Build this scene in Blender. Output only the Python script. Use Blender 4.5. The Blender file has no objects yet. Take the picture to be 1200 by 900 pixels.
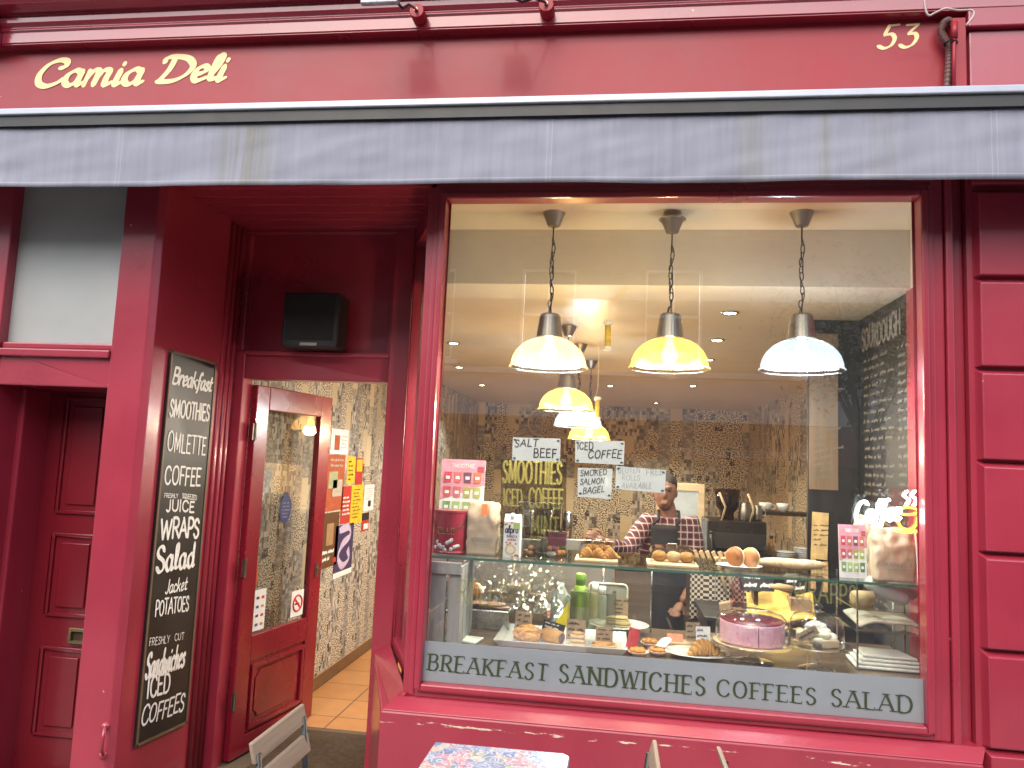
import bpy, bmesh, math, random
from mathutils import Vector, Matrix, noise
S = bpy.context.scene
COL = S.collection
rnd = random.Random(7)
V = Vector
# ------------------------------------------------------------------ camera
EYE = V((0.0, -3.0, 1.62)); FPX = 877.1
_yaw, _pitch, _roll = -0.137486, 0.103105, 0.0432174
_f = V((math.sin(_yaw)*math.cos(_pitch), math.cos(_yaw)*math.cos(_pitch), math.sin(_pitch)))
_r = V((math.cos(_yaw), -math.sin(_yaw), 0)); _u = _r.cross(_f)
RX = math.cos(_roll)*_r + math.sin(_roll)*_u
UX = -math.sin(_roll)*_r + math.cos(_roll)*_u
cam = bpy.data.objects.new('camera', bpy.data.cameras.new('camera')); COL.objects.link(cam)
cam.matrix_world = Matrix(((RX.x, UX.x, -_f.x, EYE.x), (RX.y, UX.y, -_f.y, EYE.y), (RX.z, UX.z, -_f.z, EYE.z), (0, 0, 0, 1)))
cam.data.sensor_width = 36; cam.data.lens = FPX/1200*36; cam.data.clip_start = .05; cam.data.clip_end = 500
S.camera = cam
def _ray(x, y): return RX*((x-600)/FPX) - UX*((y-450)/FPX) + _f
def P(x, y, Y): d = _ray(x, y); return EYE + d*((Y-EYE.y)/d.y)
def PX(x, y, X): d = _ray(x, y); return EYE + d*((X-EYE.x)/d.x)
def PZ(x, y, z): d = _ray(x, y); return EYE + d*((z-EYE.z)/d.z)
# ------------------------------------------------------------------ sky, sun, exposure
SUN_EL, SUN_AZ = math.radians(47), math.radians(195)      # azimuth from +Y towards +X
W = bpy.data.worlds.new('World'); S.world = W; W.use_nodes = True
wn = W.node_tree; bg = wn.nodes['Background']
sky = wn.nodes.new('ShaderNodeTexSky'); sky.sky_type = 'NISHITA'; sky.sun_disc = False
sky.sun_elevation = SUN_EL; sky.sun_rotation = SUN_AZ; sky.dust_density = 4; sky.air_density = 1.0; sky.ozone_density = 1
wn.links.new(sky.outputs[0], bg.inputs[0]); bg.inputs[1].default_value = .15
sl = bpy.data.lights.new('sun', 'SUN'); sl.energy = 1.5; sl.angle = math.radians(85); sl.color = (1, .96, .9)
so = bpy.data.objects.new('sun', sl); COL.objects.link(so)
sd = V((math.sin(SUN_AZ)*math.cos(SUN_EL), math.cos(SUN_AZ)*math.cos(SUN_EL), math.sin(SUN_EL)))
so.rotation_euler = sd.to_track_quat('Z', 'Y').to_euler(); so.location = (0, -6, 12)
S.view_settings.view_transform = 'Standard'; S.view_settings.look = 'None'
S.view_settings.gamma = 1; S.view_settings.exposure = 1.06
cy = S.cycles
cy.use_denoising = True; cy.max_bounces = 10; cy.diffuse_bounces = 4; cy.glossy_bounces = 4
cy.transmission_bounces = 8; cy.transparent_max_bounces = 24; cy.caustics_reflective = False; cy.caustics_refractive = False
cy.sample_clamp_indirect = 4
# ------------------------------------------------------------------ materials
class N:
    """small node-tree writer"""
    def __init__(s, name):
        s.m = bpy.data.materials.new(name); s.m.use_nodes = True; s.t = s.m.node_tree
        s.b = s.t.nodes['Principled BSDF']; s.out = s.t.nodes['Material Output']
    def n(s, kind, **kw):
        o = s.t.nodes.new('ShaderNode'+kind)
        for k, v in kw.items():
            if k.startswith('i_'): s.put(o.inputs[k[2:].replace('_', ' ')], v)
            elif k[0] == 'k' and k[1:].isdigit(): s.put(o.inputs[int(k[1:])], v)
            else: setattr(o, k, v)
        return o
    def put(s, sock, v):
        if isinstance(v, bpy.types.NodeSocket): s.t.links.new(v, sock)
        elif isinstance(v, (tuple, list)) and len(v) == 3 and sock.type == 'RGBA': sock.default_value = (*v, 1)
        else: sock.default_value = v
    def math(s, op, a, b=0., clamp=False):
        o = s.n('Math', operation=op, k0=a, k1=b); o.use_clamp = clamp; return o.outputs[0]
    def mix(s, f, a, b):
        o = s.n('Mix', data_type='RGBA'); s.put(o.inputs[0], f); s.put(o.inputs[6], a); s.put(o.inputs[7], b); return o.outputs[2]
    def obj(s): return s.n('TexCoord').outputs['Object']
    def xyz(s, v):
        o = s.n('SeparateXYZ', k0=v); return o.outputs
    def comb(s, x, y, z=0.): return s.n('CombineXYZ', k0=x, k1=y, k2=z).outputs[0]
    def scale(s, v, sx, sy, sz): return s.n('Mapping', i_Vector=v, i_Scale=(sx, sy, sz)).outputs[0]
    def noise(s, v, sc, det=4., rough=.55): return s.n('TexNoise', i_Vector=v, i_Scale=sc, i_Detail=det, i_Roughness=rough).outputs[0]
    def step(s, v, lo, hi): return s.n('MapRange', k0=v, k1=lo, k2=hi).outputs[0]
    def wn(s, v): return s.n('TexWhiteNoise', noise_dimensions='3D', i_Vector=v).outputs
    def bump(s, h, strength, dist=.002): s.put(s.b.inputs['Normal'], s.n('Bump', i_Strength=strength, i_Distance=dist, i_Height=h).outputs[0])
    def set(s, **kw):
        names = dict(col='Base Color', rough='Roughness', metal='Metallic', coat='Coat Weight', coatr='Coat Roughness', spec='Specular IOR Level',
                     trans='Transmission Weight', alpha='Alpha', sheen='Sheen Weight', sss='Subsurface Weight', emit='Emission Color', es='Emission Strength', ior='IOR')
        for k, v in kw.items(): s.put(s.b.inputs[names[k]], v)
        return s
_cache = {}
def pm(name, col, rough=.5, metal=0., var=.12, vs=9., bump=0., bs=60., **kw):
    """plain material with mottled colour and roughness"""
    if name in _cache: return _cache[name]
    a = N(name); o = a.obj(); n1 = a.noise(o, vs, 5.)
    k = a.step(n1, .3, .7)
    lo = tuple(c*(1-var) for c in col); hi = tuple(min(1, c*(1+var)) for c in col)
    a.set(col=a.mix(k, lo, hi), rough=a.math('ADD', rough, a.math('MULTIPLY', a.math('SUBTRACT', k, .5), .12), True), metal=metal, **kw)
    if bump: a.bump(a.noise(o, bs, 3.), bump)
    _cache[name] = a.m; return a.m
def paint(name, col, rough=.3, coat=.5, chip=.0, specks=True, edge=None):
    """old gloss paint: brush marks, grime, pale scars; edge = (z of the worn band, half width)"""
    a = N(name); o = a.obj(); x, y, z = a.xyz(o)
    big = a.step(a.noise(o, 1.7, 5.), .3, .7); fine = a.noise(a.scale(o, 40, 40, 6), 1., 4.)
    c = a.mix(big, tuple(v*.86 for v in col), tuple(v*1.12 for v in col))
    c = a.mix(a.math('MULTIPLY', a.step(fine, .55, .8), .25), c, tuple(v*.7 for v in col))
    if specks:
        vo = a.n('TexVoronoi', i_Vector=a.scale(o, 9, 9, 9), i_Scale=1., i_Randomness=1.)
        pick = a.math('GREATER_THAN', a.wn(vo.outputs['Color'])[0], .8)
        sp = a.math('MULTIPLY', a.math('LESS_THAN', a.math('ADD', vo.outputs['Distance'], a.math('MULTIPLY', a.noise(o, 220, 2.), .06)), .075), pick)
        c = a.mix(a.math('MULTIPLY', sp, .75), c, (.62, .36, .36))
    if edge:
        d = a.math('ABSOLUTE', a.math('SUBTRACT', z, edge[0])); k = a.math('SUBTRACT', 1., a.math('DIVIDE', d, edge[1]), True)
        w = a.math('MULTIPLY', a.noise(a.scale(o, 10, 10, 60), 1., 6., .7), k)
        c = a.mix(a.step(w, .53, .56), c, (.62, .5, .38))
    a.set(col=c, rough=a.math('ADD', rough, a.math('MULTIPLY', big, .14)), coat=coat, coatr=.12)
    h = a.math('ADD', a.math('MULTIPLY', a.noise(o, 6., 3.), 1.6), a.math('MULTIPLY', fine, .35))
    a.bump(h, .22, .006)
    return a.m
RED = paint('red_gloss_paint', (.29, .024, .046), .26)
REDC = paint('red_cornice_paint', (.28, .018, .035), .22, coat=1.)
REDW = paint('red_gloss_paint_worn', (.29, .028, .05), .28, edge=(.61, .06))
REDF = paint('red_fascia_paint', (.28, .012, .024), .48, coat=.12)
DRED = paint('door_red_paint', (.21, .008, .022), .2, specks=False)
def glass(name, tint=(1, 1, 1), ior=1.5, rough=0.0, bumpy=0., edge=0., dust=0.):
    a = N(name); a.t.nodes.remove(a.b)
    bf = a.n('NewGeometry').outputs['Backfacing']; fr = a.n('Fresnel', i_IOR=a.math('ADD', ior, a.math('MULTIPLY', bf, 1/ior-ior))); tr = a.n('BsdfTransparent', i_Color=tint); gl = a.n('BsdfGlossy', i_Roughness=rough, i_Color=(1, 1, 1))
    if bumpy:
        b = a.n('Bump', i_Strength=bumpy, i_Distance=.004, i_Height=a.noise(a.obj(), 25., 3.))
        a.t.links.new(b.outputs[0], gl.inputs['Normal']); a.t.links.new(b.outputs[0], fr.inputs['Normal'])
    fac = a.math('ADD', fr.outputs[0], a.math('MULTIPLY', a.math('POWER', a.n('LayerWeight', i_Blend=.5).outputs['Facing'], 5.), edge), True); mx = a.n('MixShader', k0=fac); a.t.links.new(tr.outputs[0], mx.inputs[1]); a.t.links.new(gl.outputs[0], mx.inputs[2]); last = mx
    if dust:
        o = a.obj(); sm = a.step(a.noise(a.scale(o, 2.2, 2.2, 1.1), 1., 6., .65), .35, .75); fine = a.step(a.noise(a.scale(o, 30, 30, 9), 1., 4.), .5, .75)
        df = a.n('BsdfDiffuse', i_Color=(.7, .7, .7)); last = a.n('MixShader', k0=a.math('MULTIPLY', a.math('ADD', a.math('ADD', .35, sm), a.math('MULTIPLY', fine, .5)), dust))
        a.t.links.new(mx.outputs[0], last.inputs[1]); a.t.links.new(df.outputs[0], last.inputs[2])
    a.t.links.new(last.outputs[0], a.out.inputs[0]); return a.m
WGLASS = glass('window_glass', (.97, .985, .975), 1.95, dust=.011)
CGLASS = glass('clear_glass', (.955, .965, .96), 1.75, edge=.7)
SHELFG = glass('shelf_glass', (.86, .93, .90), 1.5)
GEDGE = pm('glass_edge', (.06, .16, .12), .15, coat=.5)
FILM = glass('crumpled_film', (.90, .94, .94), 2.6, .08, 1.)
def emit(name, col, st, sample='NONE'):
    a = N(name); a.set(col=(0, 0, 0), emit=col, es=st); a.m.cycles.emission_sampling = sample; return a.m
def ribglass(name, tint, trans, glow=.15):
    a = N(name); a.t.nodes.remove(a.b)
    g = a.n('TexCoord').outputs['Object']; x, y, z = a.xyz(g)
    ang = a.math('ARCTAN2', y, x); rib = a.math('ADD', .5, a.math('MULTIPLY', a.math('SINE', a.math('MULTIPLY', ang, 70.)), .5))
    bn = a.n('Bump', i_Strength=.7, i_Distance=.003, i_Height=rib).outputs[0]
    tr = a.n('BsdfTransparent', i_Color=a.mix(rib, tuple(c*.72 for c in tint), tint))
    tl = a.n('BsdfTranslucent', i_Color=tuple(c*c*glow for c in tint), i_Normal=bn); gl = a.n('BsdfGlossy', i_Roughness=.12, i_Normal=bn)
    m1 = a.n('MixShader', k0=trans); m2 = a.n('MixShader', k0=.1)
    a.t.links.new(tl.outputs[0], m1.inputs[1]); a.t.links.new(tr.outputs[0], m1.inputs[2])
    a.t.links.new(m1.outputs[0], m2.inputs[1]); a.t.links.new(gl.outputs[0], m2.inputs[2]); a.t.links.new(m2.outputs[0], a.out.inputs[0]); return a.m
def wallpaper(name, k=1., warm=(1,1,1)):
    a = N(name); o = a.scale(a.obj(), k, k, k); x, y, z = a.xyz(o); u = a.math('ADD', x, y)
    fl = lambda v: a.math('FLOOR', v)
    ci = fl(a.math('DIVIDE', u, .105)); cr = a.wn(a.comb(ci, 3.3))[0]
    zz = a.math('ADD', z, a.math('MULTIPLY', cr, .31)); ri = fl(a.math('DIVIDE', zz, a.math('ADD', .14, a.math('MULTIPLY', cr, .17))))
    cell = a.wn(a.comb(ci, ri, 1.))[0]; cell2 = a.wn(a.comb(ci, ri, 2.))[0]
    # small type
    uv = a.comb(u, z, 0.)
    worm = a.noise(a.scale(uv, 75, 110, 1), 1., 3., .6)
    text = a.mix(a.step(worm, .46, .53), (.03, .026, .022), (.74, .67, .54))
    # blocks of grey pictures
    bi = a.comb(fl(a.math('DIVIDE', u, .021)), fl(a.math('DIVIDE', z, .032)), 7.)
    bw = a.wn(bi)[0]
    pic = a.mix(a.step(bw, .1, .95), (.09, .085, .08), (.58, .55, .49))
    plainc = a.mix(cell2, (.46, .40, .28), (.66, .58, .43))
    blk = a.mix(a.step(a.noise(a.scale(uv, 18, 40, 1), 1., 4.), .45, .6), (.20, .195, .185), (.40, .39, .365))
    c = a.mix(a.math('GREATER_THAN', cell, .38), text, pic)
    c = a.mix(a.math('GREATER_THAN', cell, .63), c, blk)
    c = a.mix(a.math('GREATER_THAN', cell, .82), c, plainc)
    di = a.comb(fl(a.math('DIVIDE', u, .035)), fl(a.math('DIVIDE', z, .05)), 9.)
    dk = a.math('MULTIPLY', a.math('GREATER_THAN', a.wn(di)[0], .955), a.math('GREATER_THAN', a.noise(a.scale(uv, 60, 60, 1), 1., 2.), .46))
    c = a.mix(dk, c, (.02, .018, .018))
    fine = a.noise(a.scale(uv, 190, 190, 1), 1., 2.)
    c = a.mix(a.math('MULTIPLY', a.step(fine, .5, .62), .35), c, (.07, .06, .05))
    c = a.n('Mix', data_type='RGBA', blend_type='MULTIPLY', k0=1., k6=c, k7=(*warm, 1)).outputs[2]
    a.set(col=c, rough=.6, coat=.08, coatr=.3); return a.m
WALLP = wallpaper('collage_wallpaper'); WALLB = wallpaper('rear_wallpaper', .62, (1.25,1.2,1.04))
def tiles(name, sx, sy, c1, c2, grout, rough, bias=0.):
    a = N(name); o = a.obj()
    br = a.n('TexBrick', offset=0., i_Vector=o, i_Scale=1., i_Color1=c1, i_Color2=c2, i_Mortar=grout, i_Mortar_Size=.005, i_Brick_Width=sx, i_Row_Height=sy, i_Bias=bias)
    c = a.mix(a.math('MULTIPLY', a.step(a.noise(o, 9., 6.), .35, .7), .35), br.outputs[0], tuple(v*.55 for v in c1))
    a.set(col=c, rough=rough); a.bump(a.math('SUBTRACT', 1., br.outputs[1]), .5, .003); return a.m
TERRA = tiles('terracotta_tile', .33, .33, (.50, .245, .095), (.44, .20, .07), (.10, .06, .035), .35)
def brick(name, c1, c2, mort, sc=1.):
    a = N(name); o = a.obj(); x, y, z = a.xyz(o)
    br = a.n('TexBrick', i_Vector=a.comb(x, z, 0.), i_Scale=sc, i_Color1=c1, i_Color2=c2, i_Mortar=mort, i_Mortar_Size=.01, i_Brick_Width=.225, i_Row_Height=.075)
    c = a.mix(a.math('MULTIPLY', a.noise(o, 1.2, 5.), .5), br.outputs[0], tuple(v*.45 for v in c1))
    a.set(col=c, rough=.9); a.bump(br.outputs[1], -.4, .006); return a.m
BRICK = brick('stock_brick', (.52, .43, .30), (.40, .31, .21), (.46, .43, .38))
def wood(name, c1, c2, axis='x', rough=.5, coat=0.):
    a = N(name); o = a.obj(); s = {'x': (2, 30, 30), 'y': (30, 2, 30), 'z': (30, 30, 2)}[axis]
    g = a.noise(a.scale(o, *s), 1., 5., .6); a.set(col=a.mix(a.step(g, .3, .72), c1, c2), rough=rough, coat=coat, coatr=.15); a.bump(g, .2, .002); return a.m
DECKW = wood('deck_laminate', (.075, .045, .025), (.17, .105, .06), 'x', .3, .3)
DARKW = wood('dark_wood', (.025, .014, .008), (.06, .034, .02), 'z', .4)
GREYW = wood('grey_weathered_wood', (.22, .215, .21), (.40, .39, .38), 'z', .8)
SLATW = wood('bleached_slat_wood', (.17, .125, .09), (.31, .235, .175), 'y', .7)
PALEW = wood('pale_wood', (.50, .36, .20), (.66, .50, .31), 'x', .5)
def valance_mat():
    a = N('grey_awning_canvas'); o = a.obj(); x, y, z = a.xyz(o)
    st = a.noise(a.scale(o, 34, 1, 2.2), 1., 6., .7)
    c = a.mix(a.step(st, .3, .75), (.18, .195, .25), (.25, .262, .325))
    bl = a.step(a.noise(o, 3.2, 5.), .35, .7); c = a.mix(a.math('MULTIPLY', bl, .4), c, (.225, .24, .31))
    gm = None
    for cx, w, s in ((-1.49, .15, 1.), (1.02-.55, .09, .45), (.72, .03, .75), (.93, .08, .35)):
        k = a.math('MULTIPLY', a.math('SUBTRACT', 1., a.math('DIVIDE', a.math('ABSOLUTE', a.math('SUBTRACT', x, cx)), w), True), s)
        gm = k if gm is None else a.math('MAXIMUM', gm, k)
    run = a.step(a.noise(a.scale(o, 38, 1, 1.2), 1., 5., .6), .34, .56)
    c = a.mix(a.math('MULTIPLY', a.math('MULTIPLY', gm, run), .75), c, (.145, .15, .085))
    for sx in (-2.05, -.28, .92+.36):
        for dx in (0, .018):
            ln = a.math('LESS_THAN', a.math('ABSOLUTE', a.math('SUBTRACT', x, sx+dx)), .0022); c = a.mix(a.math('MULTIPLY', ln, .25), c, (.42, .42, .47))
    hem = a.math('LESS_THAN', a.math('ABSOLUTE', a.math('SUBTRACT', z, 2.688)), .0018); c = a.mix(a.math('MULTIPLY', hem, .25), c, (.52, .53, .58))
    weave = a.noise(a.scale(o, 400, 1, 400), 1., 2.); a.set(col=c, rough=.75, sheen=.1)
    a.bump(a.math('ADD', a.math('MULTIPLY', a.noise(o, 4., 3.), 1.4), a.math('MULTIPLY', weave, .2)), .3, .006); return a.m
def plaid():
    a = N('plaid_shirt_cloth'); o = a.obj(); x, y, z = a.xyz(o)
    def band(v, p, lo, hi): f = a.math('FRACT', a.math('DIVIDE', v, p)); return a.math('MULTIPLY', a.math('GREATER_THAN', f, lo), a.math('LESS_THAN', f, hi))
    sx = a.math('ADD', x, a.math('MULTIPLY', y, .6))
    c = a.mix(band(z, .044, .0, .45), (.13, .016, .022), (.05, .008, .014)); c = a.mix(a.math('MULTIPLY', band(sx, .044, .0, .45), .55), c, (.05, .012, .02))
    c = a.mix(a.math('MULTIPLY', band(z, .044, .62, .80), .75), c, (.42, .37, .35)); c = a.mix(a.math('MULTIPLY', band(sx, .044, .62, .80), .75), c, (.42, .37, .35))
    a.set(col=c, rough=.85); return a.m
def gingham():
    a = N('gingham_cloth'); ch = a.n('TexChecker', i_Vector=a.obj(), i_Scale=62., i_Color1=(.55, .48, .38), i_Color2=(.03, .025, .02)); a.set(col=ch.outputs[0], rough=.9); return a.m
def paisley():
    a = N('paisley_oilcloth'); o = a.obj()
    w = a.noise(o, 9., 4.); wv = a.n('TexNoise', i_Vector=o, i_Scale=14., i_Detail=3.).outputs['Color']
    vv = a.n('VectorMath', operation='ADD', k0=o, k1=a.n('VectorMath', operation='SCALE', k0=wv, i_Scale=.09).outputs[0]).outputs[0]
    vo = a.n('TexVoronoi', i_Vector=vv, i_Scale=26., i_Randomness=1.)
    rings = a.math('FRACT', a.math('MULTIPLY', vo.outputs['Distance'], 3.2)); r = a.wn(vo.outputs['Color'])[0]
    c = a.mix(a.step(r, .0, .55), (.09, .14, .30), (.22, .27, .40)); c = a.mix(a.math('GREATER_THAN', r, .55), c, (.42, .18, .22))
    c = a.mix(a.math('GREATER_THAN', r, .72), c, (.22, .25, .17)); c = a.mix(a.math('GREATER_THAN', r, .86), c, (.45, .32, .22))
    c = a.mix(a.math('MULTIPLY', a.math('GREATER_THAN', rings, .62), .85), c, (.46, .46, .50))
    c = a.mix(a.math('GREATER_THAN', a.noise(o, 60., 3.), .62), c, (.12, .15, .28))
    a.set(col=c, rough=.32, coat=.3, coatr=.1); return a.m
def crust(name, lo, hi, dark, sc=28.):
    a = N(name); o = a.obj(); n1 = a.step(a.noise(o, sc, 5.), .3, .7)
    c = a.mix(n1, lo, hi); c = a.mix(a.math('MULTIPLY', a.step(a.noise(o, sc*2.1, 5.), .56, .72), .7), c, dark)
    a.set(col=c, rough=.5, spec=.3); a.bump(a.noise(o, sc*4, 4.), .5, .003); return a.m
CRUST = crust('baked_crust', (.34, .145, .028), (.55, .29, .085), (.17, .06, .012))
PALEC = crust('pale_bread_crust', (.48, .31, .15), (.60, .43, .24), (.34, .18, .06), 18.)
CREPE = crust('pancake', (.62, .44, .22), (.72, .56, .33), (.45, .24, .08), 40.)
SUGAR = crust('doughnut_crust', (.24, .08, .02), (.34, .14, .04), (.16, .05, .01), 20.)
DOUGH = pm('sugared_dough', (.70, .56, .38), .7, bump=.4, bs=300)
MEAT = pm('sausage_meat', (.10, .035, .02), .7, bump=.5, bs=120)
PINK = crust('pink_sponge', (.80, .36, .50), (.88, .52, .65), (.60, .14, .26), 30.)
JELLY = pm('berry_glaze', (.22, .015, .05), .15, coat=.8)
CREAM = pm('whipped_cream', (.74, .70, .60), .5, bump=.3, bs=40)
WHITE = pm('white_china', (.72, .72, .71), .15, var=.03, coat=.6)
PAPER = pm('white_paper', (.76, .78, .76), .7, var=.05)
PAPERW = pm('white_card', (.74, .75, .76), .6, var=.04)
KRAFT = pm('kraft_card', (.33, .225, .145), .85, var=.2, vs=40)
BAGP = pm('kraft_bag_paper', (.50, .395, .29), .7, var=.12, vs=12, bump=.3, bs=30)
INK = pm('black_ink', (.012, .012, .014), .6); INKG = pm('grey_pencil', (.26, .27, .27), .7)
CHALK = pm('white_chalk_paint', (.70, .69, .67), .8, var=.15, vs=60); CHALKD = pm('dusty_chalk', (.36, .33, .27), .8)
BOARD = pm('blackboard', (.012, .012, .012), .42, var=.4, vs=4)
BLACK = pm('black_plastic', (.012, .012, .013), .35); BLACKC = pm('black_apron_cloth', (.012, .012, .014), .85)
CREAMW = pm('cream_ceiling_paint', (.66, .57, .43), .6, var=.07, vs=2.5, bump=.15, bs=8)
CREAMB = pm('cream_beam_paint', (.60, .545, .45), .6, var=.09, vs=3, bump=.15, bs=8)
STEEL = pm('brushed_steel', (.42, .41, .39), .28, 1., var=.12, vs=30); DSTEEL = pm('dull_nickel', (.30, .27, .23), .35, 1., var=.1)
ALU = pm('weathered_aluminium', (.34, .35, .36), .5, .6, var=.3, vs=50); BAR = pm('awning_bar_aluminium', (.33, .36, .42), .4, .4, var=.1)
CHAIN = pm('dark_bronze_chain', (.05, .04, .032), .4, .8); GOLD = pm('cream_gold_lettering', (.86, .66, .33), .5, var=.06)
OLIVE = pm('dark_green_vinyl', (.03, .045, .018), .5); YGOLD = pm('faded_yellow_lettering', (.36, .32, .08), .5, alpha=.42)
FROST = pm('frosted_vinyl', (.20, .225, .245), .55, var=.08, vs=3, coat=1., coatr=.02)
FROSTD = pm('frosted_pane', (.36, .385, .385), .6, var=.12, vs=2., coat=1., coatr=.03)
SKIN = pm('skin', (.215, .105, .07), .5, var=.1, sss=.05); HAIR = pm('dark_hair', (.02, .014, .01), .6, bump=.6, bs=200)
DENIM = pm('black_trousers', (.015, .015, .017), .9); MATT = pm('brown_coir_mat', (.055, .033, .016), .95, var=.4, vs=40, bump=.8, bs=200)
ASPH = pm('asphalt', (.05, .05, .052), .9, var=.3, vs=6, bump=.5, bs=150)
STONE = tiles('york_stone_paving', .6, .45, (.29, .28, .265), (.24, .23, .22), (.08, .078, .075), .8)
# ------------------------------------------------------------------ mesh tools
class MB:
    def __init__(s): s.b = bmesh.new()
    def box(s, x0, x1, y0, y1, z0, z1):
        vs = [s.b.verts.new(p) for p in ((x0,y0,z0),(x1,y0,z0),(x1,y1,z0),(x0,y1,z0),(x0,y0,z1),(x1,y0,z1),(x1,y1,z1),(x0,y1,z1))]
        for f in ((0,3,2,1),(4,5,6,7),(0,1,5,4),(1,2,6,5),(2,3,7,6),(3,0,4,7)): s.b.faces.new([vs[i] for i in f])
        return s
    def obox(s, c, ax, ay, az):
        """box from its centre and three half-axis vectors"""
        c = V(c); vs = [s.b.verts.new(c + V(ax)*i + V(ay)*j + V(az)*k) for k in (-1,1) for i, j in ((-1,-1),(1,-1),(1,1),(-1,1))]
        for f in ((0,3,2,1),(4,5,6,7),(0,1,5,4),(1,2,6,5),(2,3,7,6),(3,0,4,7)): s.b.faces.new([vs[i] for i in f])
        return s
    def prism(s, pts, d):
        """polygon of 3-D points pushed along d"""
        a = [s.b.verts.new(p) for p in pts]; e = [s.b.verts.new(V(p)+V(d)) for p in pts]; n = len(pts)
        s.b.faces.new(a); s.b.faces.new(e[::-1])
        for i in range(n): s.b.faces.new((a[i], e[i], e[(i+1)%n], a[(i+1)%n]))
        return s
    def face(s, pts): s.b.faces.new([s.b.verts.new(p) for p in pts]); return s
    def tube(s, pts, r, seg=8, cap=True, squash=None):
        pts = [V(p) for p in pts]; n = len(pts); rr = r if isinstance(r, (list, tuple)) else [r]*n; rings = []; up = None
        for i, p in enumerate(pts):
            t = (pts[min(i+1, n-1)]-pts[max(i-1, 0)]).normalized()
            if up is None: up = t.orthogonal().normalized() if squash is None else V(squash)
            up = (up - t*up.dot(t)).normalized(); sd = t.cross(up)
            rings.append([s.b.verts.new(p + (up*math.cos(a)+sd*math.sin(a))*rr[i]) for a in [2*math.pi*k/seg for k in range(seg)]])
        for a, b in zip(rings, rings[1:]):
            for k in range(seg): s.b.faces.new((a[k], a[(k+1)%seg], b[(k+1)%seg], b[k]))
        if cap: s.b.faces.new(rings[0][::-1]); s.b.faces.new(rings[-1])
        return s
    def ring(s, c, rad, r, n=(0,0,1), seg=24, k=6):
        c = V(c); n = V(n).normalized(); a = n.orthogonal().normalized(); b = n.cross(a); rs = []
        for i in range(seg):
            t = 2*math.pi*i/seg; d = a*math.cos(t)+b*math.sin(t)
            rs.append([s.b.verts.new(c + d*(rad+r*math.cos(2*math.pi*j/k)) + n*r*math.sin(2*math.pi*j/k)) for j in range(k)])
        for i in range(seg):
            p, q = rs[i], rs[(i+1)%seg]
            for j in range(k): s.b.faces.new((p[j], q[j], q[(j+1)%k], p[(j+1)%k]))
        return s
    def lathe(s, prof, c=(0,0,0), seg=32, cap=True, sx=1., sy=1.):
        c = V(c); rings = []
        for r, z in prof: rings.append([s.b.verts.new(c + V((r*math.cos(2*math.pi*k/seg)*sx, r*math.sin(2*math.pi*k/seg)*sy, z))) for k in range(seg)])
        for a, b in zip(rings, rings[1:]):
            for k in range(seg): s.b.faces.new((a[k], a[(k+1)%seg], b[(k+1)%seg], b[k]))
        if cap:
            if prof[0][0] > 1e-4: s.b.faces.new(rings[0][::-1])
            if prof[-1][0] > 1e-4: s.b.faces.new(rings[-1])
        return s
    def blob(s, c, r, amp=.08, sc=3., seed=0, sub=3, rot=None):
        c = V(c); r = V(r); t = bmesh.new(); bmesh.ops.create_icosphere(t, subdivisions=sub, radius=1.)
        for v in t.verts:
            k = 1 + amp*noise.noise(v.co*sc + V((seed*7.3, seed*3.1, 0))); q = V((v.co.x*r.x, v.co.y*r.y, v.co.z*r.z))*k
            v.co = (rot @ q if rot else q) + c
        m = bpy.data.meshes.new('t'); t.to_mesh(m); t.free(); s.b.from_mesh(m); bpy.data.meshes.remove(m); return s
    def grid(s, f, nu, nv):
        vs = [[s.b.verts.new(f(i/nu, j/nv)) for i in range(nu+1)] for j in range(nv+1)]
        for j in range(nv):
            for i in range(nu): s.b.faces.new((vs[j][i], vs[j][i+1], vs[j+1][i+1], vs[j+1][i]))
        return s
    def build(s, name, mat, parent=None, smooth=False, bevel=0., solid=0., sub=0, origin=None, double=True):
        if double: bmesh.ops.remove_doubles(s.b, verts=s.b.verts, dist=1e-5)
        bmesh.ops.recalc_face_normals(s.b, faces=s.b.faces)
        m = bpy.data.meshes.new(name); s.b.to_mesh(m); s.b.free(); o = bpy.data.objects.new(name, m); COL.objects.link(o)
        if isinstance(mat, (list, tuple)):
            for q in mat: m.materials.append(q)
        else: m.materials.append(mat)
        if origin is not None: m.transform(Matrix.Translation(-V(origin))); o.location = origin
        if smooth:
            for p in m.polygons: p.use_smooth = True
        if solid: md = o.modifiers.new('s', 'SOLIDIFY'); md.thickness = solid; md.offset = 0
        if bevel: md = o.modifiers.new('b', 'BEVEL'); md.width = bevel; md.segments = 2; md.limit_method = 'ANGLE'; md.angle_limit = math.radians(40)
        if sub: md = o.modifiers.new('u', 'SUBSURF'); md.levels = sub; md.render_levels = sub
        if parent: o.parent = parent; o.matrix_parent_inverse = pinv(parent)
        return o
def pinv(p):
    m = Matrix.Identity(4); q = p
    chain = []
    while q: chain.append(q); q = q.parent
    for q in reversed(chain): m = m @ q.matrix_parent_inverse @ q.matrix_basis
    return m.inverted()
def tag(o, label=None, cat=None, group=None, kind=None):
    for k, v in (('label', label), ('category', cat), ('group', group), ('kind', kind)):
        if v: o[k] = v
    return o
def thing(name, label, cat, loc=(0,0,0), group=None):
    o = bpy.data.objects.new(name, None); COL.objects.link(o); o.location = loc; o.empty_display_size = .1
    return tag(o, label, cat, group)
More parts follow.
